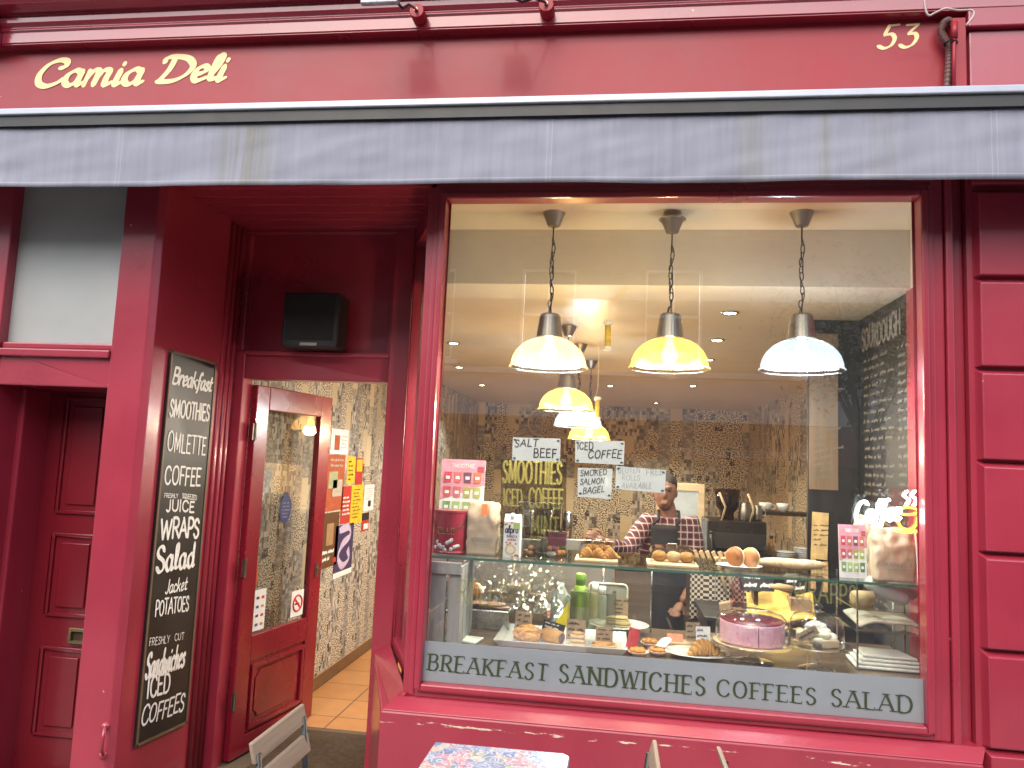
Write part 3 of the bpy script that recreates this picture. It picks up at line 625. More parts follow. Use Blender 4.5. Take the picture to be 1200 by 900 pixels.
o = MB().obox((.548,-.0072,.722), (.024,0,0), (0,.0006,0), (0,0,.0045)).build('cigarette', INK, None); o.parent = lv
cardst = lp(MB().box(.13,.235,-.0065,-.0045,.64,.86), 'payment_sticker', PAPERW)
cols = [pm('s%d' % i, c, .5) for i, c in enumerate(((.05,.10,.30),(.5,.05,.04),(.05,.05,.06),(.45,.30,.05)))]
for i in range(8):
    o = MB().box(.15+.045*(i % 2),.173+.045*(i % 2),-.0078,-.0066,.665+.048*(i//2),.679+.048*(i//2)).build('card_mark', cols[(i*3) % 4], None); o.parent = lv
lp(MB().box(.12,.142,-.0065,-.0045,.89,.99), 'red_sticker', pm('sign_orange', (.6,.10,.02), .5))
pq = MB(); pq.prism([(.36+.055*math.cos(t), -.0045, 1.29+.085*math.sin(t)) for t in [k*math.pi/14 for k in range(28)]], (0,-.003,0))
pq.box(.345,.375,-.0075,-.0045,1.37,1.385)
pqo = lp(pq, 'blue_plaque_sticker', pm('plaque_blue', (.03,.045,.16), .4))
scr = scribble(None, (.325,-.0076,1.335), (.075,0,0), (0,0,-.10), 5, CHALKD, (0,-1,0), 'plaque_text', .9, 3); scr.parent = lv
# ------------------------------------------------------------------ awning
AW = thing('shop_awning', 'rolled grey canvas awning with a stained valance across the whole shop front', 'awning')
MB().box(-3.45,2.05,-.318,-.19,2.970,2.999).build('front_bar', BAR, AW, bevel=.005)
ch = MB().box(-3.45,2.05,-.306,-.20,2.925,2.970); ch.build('bar_channel', pm('dark_bar', (.022,.024,.026), .5), AW)
MB().tube([(-3.4,-.09,2.99),(2.0,-.09,2.99)], .062, 14).box(-3.4,2.0,-.20,-.09,3.0,3.006).build('canvas_roll', valance_mat(), AW, smooth=True)
for x in (-3.42, 2.02): MB().box(x-.02,x+.02,-.2,.0,2.9,3.06).build('bracket', BAR, AW)
def vf(u, t):
    x = -3.42+u*5.44; z = 2.93-t*(.262+.001*math.sin(x*3.1+.5)+.0015*noise.noise(V((x*1.7,0,0)))); return V((x, -.289+.006*t*math.sin(x*5.2)*.6+.002*t*math.sin(x*13+1)+.010*t*noise.noise(V((x*2.3, t*2, 3)))+.0035*noise.noise(V((x*6+t*5, t*3-x*2, 7))), z))
MB().grid(vf, 260, 16).build('valance', valance_mat(), AW, smooth=True, solid=.002)
# ------------------------------------------------------------------ fittings on the front
CB = thing('menu_chalkboard', 'tall narrow blackboard with white hand lettering, breakfast to iced coffees, on red wall', 'chalkboard', (-2.02,.35,.3))
q0, q1, q2, q3 = [V(p) for p in ((-2.019,.140,.322),(-2.019,.540,.292),(-2.019,.532,2.052),(-2.019,.140,2.058))]
def lerp(a, b, t): return a+(b-a)*t
MB().prism([q0,q1,q2,q3], (.012,0,0)).build('board', BOARD, CB)
fm = MB()
for a, b in ((q0,q1),(q1,q2),(q2,q3),(q3,q0)):
    d = (b-a).normalized(); n_ = V((1,0,0)).cross(d); fm.prism([a, b, b+n_*.011, a+n_*.011], (.016,0,0))
fm.build('frame', pm('brown_board_frame', (.13,.085,.05), .5), CB, bevel=.003)
XB = -2.019+.0125
BP = lambda x, y: PX(x+1.2, y, XB)
ck = []
for t, L, R_, T, op in (
    ('Breakfast', (200,449), (246,459), (203,430), dict(thick=.24, thin=.11, pen='broad', slant=.1, track=.02)),
    ('SMOOTHIES', (197,487), (243,493), (199,467), dict(thick=.15, track=.08, jit=.03)),
    ('OMLETTE', (194,528), (239,533), (196,506), dict(thick=.11, track=.12, jit=.03)),
    ('COFFEE', (191,567), (233,569), (193,546), dict(thick=.13, track=.12, jit=.03)),
    ('FRESHLY', (191,583), (207,583.5), (191.3,578), dict(thick=.17, track=.12)),
    ('JUICE', (193,599), (226,600), (194,586), dict(thick=.2, track=.12, jit=.04)),
    ('WRAPS', (186,631), (231,629), (188,608), dict(thick=.17, track=.06, jit=.05)),
    ('Salad', (181,671), (226,664), (183,641), dict(thick=.2, thin=.09, pen='broad', track=.06)),
    ('Jacket', (192,696), (217,691), (194.5,680), dict(thick=.13, track=.06)),
    ('POTATOES', (180,722), (219,715), (181.5,704), dict(thick=.13, track=.08, jit=.04)),
    ('FRESHLY', (173,757), (197,753), (174,748), dict(thick=.11, track=.16)), ('CUT', (203,751), (214,749), (203.5,743), dict(thick=.11, track=.16)),
    ('Sandwiches', (168,796), (214,781), (172,766), dict(thick=.155, thin=.07, pen='broad', slant=.06, track=.05)),
    ('ICED', (170,818), (197,811), (172,795), dict(thick=.15, track=.12, jit=.04)),
    ('COFFEES', (163,851), (213,832), (166,829), dict(thick=.13, track=.08, slant=.08, jit=.05))):
    o_ = BP(*L); ck.append((t, o_, BP(*R_)-o_, BP(*T)-o_, op))
o_ = BP(212, 583.5); ck.append(('SQUEEZED', o_, BP(229,586)-o_, BP(212.3,578)-o_, dict(thick=.17, track=.12)))
lettering(CB, ck, CHALK, nrm=(1,0,0))
# black box on the shelf above the door
HB = thing('wall_speaker', 'small black louvred box standing on the ledge above the open door', 'speaker', (-1.56,.68,2.155))
MB().box(-1.705,-1.405,.60,.75,2.152,2.44).build('case', BLACK, HB, bevel=.012)
MB().box(-1.685,-1.425,.5985,.6005,2.19,2.42).build('grille', pm('speaker_mesh', (.006,.006,.007), .7, bump=.5, bs=500), HB, bevel=.004)
MB().box(-1.60,-1.51,.5985,.6005,2.163,2.178).build('label_plate', DSTEEL, HB)
for i, x in enumerate((-.955, -.505)):
    F = thing('floodlight', ('small weathered aluminium floodlight hanging from the cornice, the left one', 'small weathered aluminium floodlight hanging from the cornice, nearer the middle')[i], 'floodlight', (x,-.32,3.43), 'floodlights on the cornice')
    z = 3.372+.008*i
    MB().prism([(x-.062,-.36,z),(x+.072,-.36,z),(x+.066,-.30,z+.06),(x-.056,-.30,z+.06)], (0,.02,.04)).box(x-.07,x+.08,-.37,-.345,z-.006,z+.03).build('housing', ALU, F, bevel=.005)
    MB().box(x-.05,x+.06,-.3725,-.3705,z+.004,z+.022).build('lens', CGLASS, F)
    fn = MB()
    for k in range(5): fn.box(x-.05+k*.024,x-.044+k*.024,-.29,-.25,z+.06,z+.10)
    fn.build('cooling_fin', ALU, F)
    MB().obox((x+.005,-.27,z+.13), (.006,0,0), (0,.02,0), (0,0,.05)).box(x-.05,x+.06,-.28,-.262,z+.095,z+.115).build('bracket', ALU, F)
    jx = x+.145; jc = P((488,640)[i], (12,5)[i], -.12)
    J = thing('junction_box', ('round pink painted junction box on the cornice beside the left floodlight', 'round pink painted junction box on the cornice beside the middle floodlight')[i], 'junction box', jc, 'junction boxes on the cornice')
    jb = MB().tube([jc+V((0,.06,0)), jc+V((0,0,0))], .031, 20); jb.build('box', REDF, J, bevel=.003)
    MB().tube([jc+V((0,-.001,0)), jc+V((0,-.012,0))], .008, 10).build('gland', DSTEEL, J)
    a_ = V((x+.07,-.33,z+.012)); e_ = jc+V((0,-.012,0))
    MB().tube([a_, lerp(a_,e_,.3)+V((0,-.01,-.02)), lerp(a_,e_,.65)+V((0,-.015,.0)), e_], .0055, 6).build('cable', BLACK, J, smooth=True)
cd = [P(1109,107,-.03),P(1111,85,-.03),P(1112,65,-.03),P(1111,52,-.035),P(1106,44,-.04),P(1103,36,-.04),P(1106,27,-.04),P(1112,24,-.035),P(1117,30,-.03)]
cd = [V(p) for p in smooth([tuple(p) for p in cd], 9)]
CD = thing('cable_conduit', 'corrugated dark conduit looping beside a thin red pipe at the end of the fascia', 'conduit', cd[0])
cb = MB(); cb.tube(cd, [.0145 if i % 2 else .0115 for i in range(len(cd))], 8); cb.build('corrugated_pipe', pm('dusty_conduit', (.14,.075,.07), .6), CD)
MB().tube([P(1117.5,106,-.06), P(1118,28,-.06)], .0075, 8).tube([P(1118,45,-.06), P(1118.4,26,-.06)], .0125, 10).build('straight_pipe', REDF, CD, smooth=True)
MB().ring(P(1114,51,-.045), .022, .004, (0,0,1), 14, 5).build('cable_tie', BLACK, CD)
lw = [V(p) for p in smooth([tuple(P(x,y,-.16)) for x, y in ((1083,-4),(1084,8),(1088,18),(1096,15),(1108,10),(1122,12),(1138,12),(1141,18),(1132,30))], 5)]
tag(MB().tube(lw, .0042, 6).build('loose_cable', pm('pale_cable', (.42,.36,.34), .5), smooth=True), 'thin pale loose cable sagging from the cornice at the far right', 'cable')
# ------------------------------------------------------------------ furniture on the pavement
T = thing('cafe_table', 'cafe table with a blue and pink paisley patterned top below the display window', 'table', (-.31,-.93,-.02))
tt = MB().prism([(-.524,-.607,.722),(-.125,-.600,.722),(-.104,-.62,.722),(-.10,-1.22,.722),(-.12,-1.25,.722),(-.51,-1.25,.722),(-.53,-1.22,.722)], (0,0,.018))
tt.build('tabletop', paisley(), T, bevel=.004)
MB().tube([(-.31,-.93,0),(-.31,-.93,.72)], .025, 12).build('column', BLACK, T, smooth=True)
for k in range(4):
    a = k*math.pi/2+.78; MB().tube([(-.31,-.93,.06),(-.31+.26*math.cos(a),-.93+.26*math.sin(a),-.005)], [.02,.014], 8).build('foot', BLACK, T, smooth=True)
def bistro(px, py, ang, label):
    """folding slatted chair: own frame X to the front, back at x=0"""
    c = thing('bistro_chair', label, 'chair', (0,0,-.02), 'folding chairs around the pavement tables')
    for z, x in ((.825,-.03),(.745,-.012)):
        MB().obox((x,0,z+.02), (.006,0,.0), (0,.165,0), (-.007,0,.026)).build('back_slat', SLATW, c, bevel=.004)
    for s in (-1,1): MB().tube([(-.022,s*.145,.84),(.0,s*.145,.62),(.08,s*.145,.44),(.36,s*.145,.0)], .009, 8).build('front_leg', BLACK, c, smooth=True)
    for s in (-1,1): MB().tube([(.33,s*.17,.45),(.17,s*.17,.24),(.0,s*.17,.0)], .009, 8).build('rear_leg', BLACK, c, smooth=True)
    for k in range(6): MB().box(.04+k*.055,.082+k*.055,-.18,.18,.455,.470).build('seat_slat', SLATW, c, bevel=.003)
    for a_, b_, z_ in ((.3,.145,.10),(.05,.17,.08)): MB().tube([(a_,-b_,z_),(a_,b_,z_)], .006, 6).build('stretcher', BLACK, c)
    c.location = (px, py, -.02); c.rotation_euler = (0,0,ang); return c
bistro(-.865, -.93, 0.0, 'wooden slatted folding chair left of the paisley table, in front of the open door')
bistro(.10, -.96, math.radians(180), 'folding chair right of the paisley table, only the tip of its back showing')
bistro(.345, -.965, math.radians(0), 'folding chair farther right below the window, only the tip of its dark back showing')
# ------------------------------------------------------------------ lamps inside
def lamp_light(name, loc, power, col, size=.05, parent=None, kind='POINT'):
    l = bpy.data.lights.new(name, kind); l.energy = power; l.color = col
    l.shadow_soft_size = size; o = bpy.data.objects.new(name, l); COL.objects.link(o); o.location = loc
    if kind == 'SPOT': l.spot_size = math.radians(110); l.spot_blend = .6
    if parent: o.parent = parent; o.matrix_parent_inverse = pinv(parent)
    return o
WARM, AMB, COOL = (1, .88, .70), (1, .80, .52), (.88, .95, 1)
GL = dict(warm=ribglass('ribbed_glass_pale', (.94,.87,.66), .45, .16), amber=ribglass('ribbed_glass_amber', (.95,.73,.38), .42, .20), white=ribglass('ribbed_glass_clear', (.88,.94,.97), .48, .09))
EM = dict(warm=emit('bulb_warm', (1,.86,.55), 9), amber=emit('bulb_amber', (1,.75,.36), 8), white=emit('bulb_white', (.92,.97,1), 12))
def pendant(x, y, zr, zc, kind, label, power, r=.168, tilt=False):
    """dome pendant: rim height zr, ceiling height zc"""
    p = thing('pendant_lamp', label, 'pendant lamp', (x,y,zc), 'ribbed glass pendant lamps')
    k = r/.168; h = .132*k; cap0 = zr+h
    rose = MB().lathe([(.052,0),(.050,-.004),(.026,-.062),(.010,-.066),(.001,-.066)], (0,0,0), 28)
    if tilt: rose.lathe([(.06,.0),(.06,-.003)], (0,0,0), 28)
    ro = rose.build('ceiling_rose', DSTEEL, p, smooth=False, origin=(0,0,0)); ro.matrix_parent_inverse = Matrix.Identity(4); ro.location = (0,0,-.03 if tilt else 0)
    zt = zc-.066-(.03 if tilt else 0); zb = cap0+.105*k; n = max(3, int((zt-zb-.05)/.030)); c = MB(); c.tube([(x,y,zt),(x,y,zt-.055)], .0035, 6)
    z = zt-.05; st = (z-zb)/n
    for i in range(n):
        zz = z-st*(i+.5); hw = .0075; hl = st*.64; dx = .004*math.sin(i*1.9)
        ax = (1,0,0) if i % 2 else (.3,.95,0); q = [V((x+dx,y,zz))+V(ax)*hw*math.cos(t)*(1 if abs(math.cos(t))<.99 else 1)+V((0,0,hl*math.sin(t))) for t in [j*math.pi/5 for j in range(11)]]
        c.tube(q, .0026, 5)
    wv = [(x+.011*math.sin(j*.9), y-.004, zt-.05-(zt-.05-zb)*j/12) for j in range(13)]
    c.tube(wv, .0024, 5)
    c.build('chain', CHAIN, p)
    MB().lathe([(.060*k,0),(.058*k,.012*k),(.046*k,.100*k),(.040*k,.107*k),(.001,.107*k)], (x,y,cap0), 28).build('cap', DSTEEL, p, smooth=False)
    prof = [(r*1.035,-.006*k),(r*1.045,0),(r*1.0,.006*k)]+[(r*math.cos(t)**.82, h*math.sin(t)) for t in [math.pi/2*j/14 for j in range(1,14)]]
    prof = [q for q in prof if q[0] > .045*k]
    sh = MB().lathe(prof, (x,y,zr), 72, cap=False).build('shade', GL[kind], p, smooth=True, origin=(x,y,zr))
    bz = zr+.058*k
    MB().lathe([(.001,-.042*k),(.022*k,-.038*k),(.035*k,-.018*k),(.036*k,.004*k),(.026*k,.028*k),(.016*k,.05*k),(.015*k,.07*k)], (x,y,bz), 20).build('bulb', EM[kind], p, smooth=True)
    lamp_light('lamp_light', (x,y,zr-.0), power, dict(warm=WARM, amber=AMB, white=COOL)[kind], .05, p)
    return p
LP = 28
pendant(-.297,.30,2.045,2.752,'warm','pale yellow ribbed glass pendant lamp, first on the left along the window',LP)
pendant(.232,.30,2.055,2.752,'amber','amber ribbed glass pendant lamp in the middle along the window, its rose hanging loose',LP,tilt=True)
pendant(.785,.30,2.062,2.752,'white','clear ribbed glass pendant lamp with a white bulb, first from the right',LP)
pendant(-.299,1.65,1.955,2.48,'amber','amber pendant lamp just behind the pale yellow one at the window',LP*1.3)
pendant(-.255,2.35,1.89,2.48,'white','white glowing pendant lamp third from the window in the receding row',LP*1.3)
pendant(-.20,3.2,1.83,2.48,'amber','amber pendant lamp farthest back, just above the iced coffee sign',LP*1.3)
sp_em = emit('downlight_glow', (1,.78,.45), 30)
for i, (x, y, lb_) in enumerate(((-1.45,3.83,'near the left wall, upper one'),(-1.51,5.42,'near the left wall, lower one'),(-.05,5.1,'in the middle of the ceiling'),(.61,1.14,'nearest the window'),(.66,2.03,'second from the window on the right'),(.72,2.95,'third from the window on the right'),(.80,4.88,'farthest of the right hand row'),(-.9,6.9,'far back, added to brighten the rear wall'),(-1.2,2.4,'added to light the papered wall inside the door'),(.55,7.1,'last in line, added to brighten the rear wall'))):  # rear wall pair and the one inside the door are added to lift brightness
    d = thing('downlight', 'small glowing recessed ceiling light '+lb_, 'downlight', (x,y,2.48), 'recessed ceiling downlights')
    MB().lathe([(.050,0),(.050,-.006),(.036,-.008),(.034,.0)], (x,y,2.4795), 20).build('trim', STEEL, d, smooth=True)
    MB().lathe([(.033,-.004),(.001,-.0045)], (x,y,2.4795), 16).build('lens', sp_em, d)
    lamp_light('downlight_lamp', (x,y,2.465), 55 if y > 4.5 else 26, (1,.92,.78), .03, d, 'SPOT')
for x, y, z0, z1, zc, lb_ in ((-.047,1.1,2.25,2.49,2.48,'yellow fly trap tube with white ends hanging behind the first two lamps'),(-.117,2.2,1.93,2.09,2.48,'second yellow fly trap tube hanging farther back beside the receding lamps')):
    t = thing('fly_trap', lb_, 'fly trap', (x,y,z0), 'hanging fly traps'); z1 = min(z1, zc-.07)
    MB().tube([(x,y,z0+.02),(x,y,z1-.02)], .017, 14).build('tube', pm('sticky_yellow', (.62,.46,.03), .3, var=.25, vs=80), t, smooth=True)
    for z in (z0+.01, z1-.01): MB().lathe([(.02,-.012),(.026,-.008),(.026,.008),(.02,.012)], (x,y,z), 16).build('end_cap', PAPERW, t, smooth=True)
    MB().tube([(x-.015,y,z1),(x,y,min(z1+.06,zc-.002)),(x,y,zc)], .0015, 5).build('string', PAPER, t)
MB().ring((-1.05,7.97,2.21), .20, .014, (0,1,0), 40, 6).ring((-1.05,7.97,2.20), .09, .008, (0,1,0), 30, 6).build('wall_ring', pm('pale_ring', (.6,.5,.34), .5))
o = bpy.data.objects['wall_ring']; tag(o, 'pale round ring ornament on the far papered wall, left of the lamps', 'wall ornament')
# ------------------------------------------------------------------ papers on the wall by the door
XW = -1.997
def paper_wall(x0, x1, yt, yb, mat, name, label, cat, deco=None, seed=1):
    y0 = PX(x0, (yt+yb)/2, XW).y; y1 = PX(x1, (yt+yb)/2, XW).y; zt = PX((x0+x1)/2, yt, XW).z; zb = PX((x0+x1)/2, yb, XW).z
    y0, y1 = min(y0,y1), max(y0,y1)
    o = tag(MB().box(XW-.003,XW,y0,y1,zb,zt).build(name, mat), label, cat, 'papers pinned up by the door'); h = zt-zb; w = y1-y0
    for d in deco or ():
        if d[0] == 'w': scribble(o, (XW+.0004,y0+w*d[1],zt-h*d[2]), (0,w*d[3],0), (0,0,-h*d[4]), d[5], d[6], (1,0,0), 'printed_lines', .9, seed, d[7] if len(d) > 7 else .12)
        else: MB().box(XW,XW+.001,y0+w*d[1],y0+w*d[3],zt-h*d[4],zt-h*d[2]).build('printed_block', d[5], o)
    return o
flat = lambda n, c: pm(n, c, .5, var=.18, vs=25)
RB, YL, NV, BR, OR = flat('print_red', (.42,.035,.03)), flat('print_yellow', (.68,.46,.03)), flat('print_navy', (.035,.03,.10)), flat('print_brown', (.10,.045,.02)), flat('print_rust', (.36,.085,.04))
paper_wall(388,408,503,532,PAPERW,'flyer','white flyer with a round food picture, topmost on the wall','flyer',[('b',.2,.25,.5,.85,OR),('w',.55,.2,.4,.6,4,INKG)],2)
paper_wall(383,403,533,598,OR,'poster','tall rust coloured event poster below the white flyer','poster',[('b',.1,.3,.6,.6,flat('print_sage',(.30,.33,.2))),('b',.35,.45,.9,.75,flat('print_stone',(.4,.36,.3))),('w',.1,.04,.8,.2,2,CHALKD,.2)],3)
paper_wall(407,416,535,567,YL,'leaflet','narrow amber leaflet right of the rust poster','leaflet',[('w',.1,.1,.8,.8,5,INK)],4)
paper_wall(417,425,537,568,RB,'leaflet','narrow red and orange leaflet beside the amber one','leaflet',[('b',.1,.05,.9,.5,YL)],5)
paper_wall(400,411,570,613,RB,'leaflet','dark red leaflet with white figures below the amber one','leaflet',[('w',.1,.25,.8,.55,5,CHALK,.2)],6)
paper_wall(411,425,568,613,YL,'leaflet','bright yellow leaflet, the largest yellow sheet','leaflet',[('w',.12,.08,.75,.8,9,BR)],7)
paper_wall(427,438,568,598,PAPERW,'notice','white printed notice nearest the door edge','notice',[('w',.1,.1,.8,.5,6,INKG),('b',.4,.62,.7,.85,INK)],8)
paper_wall(424,432,601,622,RB,'leaflet','tiny black and red leaflet under the white notice','leaflet',[('b',0,0,1,.4,INK),('b',.3,.6,.9,.9,PAPERW)],9)
po = paper_wall(392,413,615,674,NV,'poster','purple and navy poster with a pale swirling figure, lowest on the wall','poster',[('b',0,.90,1,1.,PAPERW)],10)
bb = [v.co for v in po.data.vertices]; y0, y1 = min(q.y for q in bb), max(q.y for q in bb); z0, z1 = min(q.z for q in bb), max(q.z for q in bb); sw_ = MB()
pts = [V((0, y0+(y1-y0)*u_, z0+(z1-z0)*w_)) for u_, w_ in smooth([(.2,.9),(.7,.93),(.8,.75),(.4,.62),(.2,.40),(.45,.2),(.8,.3),(.7,.5)], 6)]
for k in range(len(pts)-1):
    d = (pts[k+1]-pts[k]).normalized(); n_ = V((0,-d.z,d.y))*(.022+.008*math.sin(k*.5)); sw_.face([p+V((XW+.0006+k*.00001,0,0)) for p in (pts[k]-n_, pts[k+1]-n_, pts[k+1]+n_, pts[k]+n_)])
sw_.build('swirl', flat('print_lilac', (.5,.42,.6)), po)
paper_wall(376,396,601,664,BR,'poster','dark brown poster with a pale sleeve of print, left of the navy poster','poster',[('b',.3,.2,.7,.6,flat('print_tan',(.32,.2,.1))),('w',.1,.65,.6,.25,2,CHALK,.25),('b',.75,.86,.95,.95,RB)],11)
paper_wall(371,382,563,610,flat('print_black',(.02,.02,.022)),'poster','black poster with white lines of type, half hidden by the open door','poster',[('w',.1,.3,.8,.6,5,CHALK,.2)],12)
paper_wall(374,383,526,560,PAPERW,'flyer','white flyer with a red picture beside the open door','flyer',[('b',.15,.4,.85,.8,RB),('b',.15,.05,.8,.3,INK)],13)
# ------------------------------------------------------------------ display deck and glass shelf
DZ = .845
D = thing('display_deck', 'dark wooden display counter running along the inside of the window', 'counter', (.2,.45,0))
MB().prism([(-.775,.06,DZ-.03),(1.30,.06,DZ-.03),(1.30,.80,DZ-.03),(-1.04,.80,DZ-.03)], (0,0,.03)).build('worktop', DECKW, D, bevel=.004)
MB().prism([(-.77,.12,0),(1.30,.12,0),(1.30,.78,0),(-1.02,.78,0)], (0,0,DZ-.03)).build('cabinet', DARKW, D)
SZ = 1.205
SH = thing('glass_shelf', 'long green edged glass shelf across the window above the food display', 'shelf', (.2,.45,SZ))
MB().box(-.76,1.30,.20,.72,SZ-.010,SZ).build('shelf_pane', SHELFG, SH)
MB().box(-.76,1.30,.1975,.1998,SZ-.010,SZ).build('front_edge', GEDGE, SH)
for x, y in ((-.70,.26),(-.70,.66),(1.27,.66),(.20,.70)): MB().tube([(x,y,DZ),(x,y,SZ-.010)], .004, 10).build('post', STEEL, SH, smooth=True)
# ---- goods on the glass shelf
def smoothie_poster(c, w, h, lean, label, yaw=0., n=(3,4)):
    """printed advertising board: frame vectors u (width) and v (height)"""
    c = V(c); u = V((math.cos(yaw),math.sin(yaw),0)); v = V((0,math.sin(lean),math.cos(lean))); nrm = u.cross(v)*1.
    t = thing('drinks_poster', label, 'poster', c)
    q = lambda a, b, d=0: c+u*(a*w)+v*(b*h)-(-nrm)*0+nrm*d
    F = -1 if nrm.y > 0 else 1; nf = nrm*F
    MB().obox(c+v*(h/2)-nf*.002, u*(w/2), v*(h/2), nf*.002).build('board', PAPERW, t)
    MB().face([c+u*(-.5*w)+v*(.30*h)+nf*.0006, c+u*(.5*w)+v*(.58*h)+nf*.0006, c+u*(.5*w)+v*h+nf*.0006, c+u*(-.5*w)+v*h+nf*.0006]).build('pink_ground', flat('poster_pink', (.62,.28,.36)), t)
    pal = [(.5,.05,.09),(.55,.14,.14),(.16,.06,.10),(.5,.16,.08),(.46,.08,.10),(.5,.14,.16),(.35,.36,.10),(.36,.42,.12),(.18,.30,.12),(.36,.50,.20),(.34,.46,.18),(.10,.20,.09)]
    for r_ in range(n[0]):
        for k in range(n[1]):
            cx = (-.34+k*.225)*w; cz = (.70-r_*.245)*h
            MB().prism([c+u*(cx+a*w)+v*(cz+b*h)+nf*.0012 for a, b in ((-.075,-.095),(.075,-.095),(.090,.085),(-.090,.085))], nf*.001).build('picture', flat('glass_print_%d' % (r_*4+k), pal[(r_*4+k) % 12]), t, bevel=.002)
            MB().prism([c+u*(cx+a*w)+v*(cz+b*h)+nf*.0024 for a, b in ((-.045,-.035),(.045,-.035),(.045,.015),(-.045,.015))], nf*.0006).build('picture_label', PAPER, t)
    lettering(t, [('SMOOTHIE', c+u*(-.26*w)+v*(.86*h)+nf*.001, u*(.52*w), v*(.065*h), dict(thick=.14, track=.12))], PAPERW, nrm=nf)
    MB().obox(c+u*(.40*w)+v*(.84*h)+nf*.0014, u*(.07*w), v*(.05*h), nf*.0006).build('picture', flat('berry', (.4,.06,.09)), t)
    return t
a_ = P(538,594,.40); smoothie_poster((a_.x,.44,SZ+.14), .208, .275, math.radians(4), 'pink and white smoothie poster with rows of drinks, behind the red tin')
tag(MB().box(-.735,-.55,.42,.58,SZ,SZ+.139).build('cardboard_carton', KRAFT, bevel=.004), 'plain brown carton behind the red tin, under the pink poster', 'carton')
a_ = P(1003,675,.27); smoothie_poster((a_.x,.30,SZ), .108, .215, math.radians(5), 'small pink smoothie menu card standing beside the folded paper bag on the right')
tx = P(527,640,.32).x; TN = thing('red_tin', 'large dark red tin with silver flowers, at the left end of the glass shelf', 'tin', (tx,.32,SZ))
MB().lathe([(.074,.002),(.077,.006),(.077,.010),(.075,.014),(.075,.176),(.077,.180),(.077,.188),(.074,.190),(.001,.190)], (tx,.32,SZ), 36).build('body', pm('tin_red', (.26,.012,.035), .3, coat=.4), TN, smooth=False)
lettering(TN, [('ELLE', V((tx-.04,.2436,SZ+.09)), V((.075,0,0)), V((0,0,.026)), dict(thick=.1, track=.1))], pm('tin_gold', (.45,.26,.10), .4))
MB().tube([(tx-.076,.31,SZ+.15),(tx-.05,.243,SZ+.115),(tx,.236,SZ+.095),(tx+.05,.243,SZ+.115),(tx+.076,.31,SZ+.15)], .0025, 6).build('wire_handle', CHAIN, TN, smooth=True)
fl = MB(); r_ = random.Random(5)
for k in range(14):
    t = -math.pi/2+r_.uniform(-.75,.75); z = SZ+r_.choice((.03,.045,.06)); fl.blob((tx+.0755*math.cos(t), .32+.0755*math.sin(t), z+r_.uniform(-.01,.01)), (.009,.002,.009), .1, 3, k, 2)
fl.build('silver_flowers', pm('silver_print', (.52,.53,.55), .3, .3), TN, smooth=True)
def paper_bag(cx, cy, w, d, h, label, seed, text=None, strip=None, yaw=0., crease=.012, kn=1.):
    t = thing('coffee_bag', label, 'paper bag', (cx,cy,SZ), 'brown paper coffee bags on the glass shelf'); r = random.Random(seed); m = MB(); nz = 18; per = []
    base = []
    for i in range(14): base.append((-.5+i/14,-.5))
    for i in range(4): base.append((.5,-.5+i/4))
    for i in range(14): base.append((.5-i/14,.5))
    for i in range(4): base.append((-.5,.5-i/4))
    rings = []; cyw, syw = math.cos(yaw), math.sin(yaw)
    for k in range(nz+1):
        f = k/nz; tp = 1-.86*max(0,(f-.66)/.34)**1.4; ring = []
        for (a, b_) in base:
            nx = noise.noise(V((a*4+seed, b_*4, f*7)))*crease; x = a*w*(1+.05*math.sin(f*3.1))+nx*(.3+f); y = b_*d*tp+noise.noise(V((a*5, seed, f*6)))*crease*(.3+f)
            z = f*h+ (noise.noise(V((a*3+seed*2, 1, 0)))*.02 if f > .8 else 0)
            ring.append(m.b.verts.new((cx+x*cyw-y*syw, cy+x*syw+y*cyw, SZ+z)))
        rings.append(ring)
    nn_ = len(base)
    for p, q in zip(rings, rings[1:]):
        for i in range(nn_): m.b.faces.new((p[i], p[(i+1)%nn_], q[(i+1)%nn_], q[i]))
    m.b.faces.new(rings[0][::-1]); m.b.faces.new(rings[-1])
    m.build('bag', BAGP, t, smooth=True)
    fr_ = lambda a, z: V((cx+a*w*cyw+d*.5*syw, cy+a*w*syw-d*.5*cyw-.0065, SZ+z)); u = V((cyw,syw,0)); nf = V((syw,-cyw,0))
    if text:
        lettering(t, [(text, fr_(-.36,.062), u*(.74*w), V((0,0,.017)), dict(pen='serif', thick=.15, thin=.06, track=.14))], INKG, nrm=nf)
        scribble(t, fr_(-.26,.055), u*(.5*w), V((0,0,-.010)), 1, INKG, nf, 'small_print', 1., seed)
    if strip: MB().obox(fr_(.05,h*.86)+nf*.004+V((0,.012,0)), u*.013, V((0,.006,.024)), nf*.001).build('sticker', strip, t)
    return t
OT = pm('orange_tape', (.75,.16,.03), .4)
bx = P(565,645,.32); paper_bag(bx.x,.33,.128,.085,.232,'brown paper coffee bag with an orange tape tab, beside the red tin',3,'MONMOUTH',OT)
bx = P(1046,680,.28); paper_bag(bx.x,.29,.148,.09,.215,'crumpled brown paper coffee bag under the neon sign at the right',8,'MONMOUTH',None,.06,.015)
bx = P(1019,676,.40); paper_bag(bx.x-.01,.43,.08,.07,.25,'narrow plain paper bag half hidden behind the crumpled one',12)
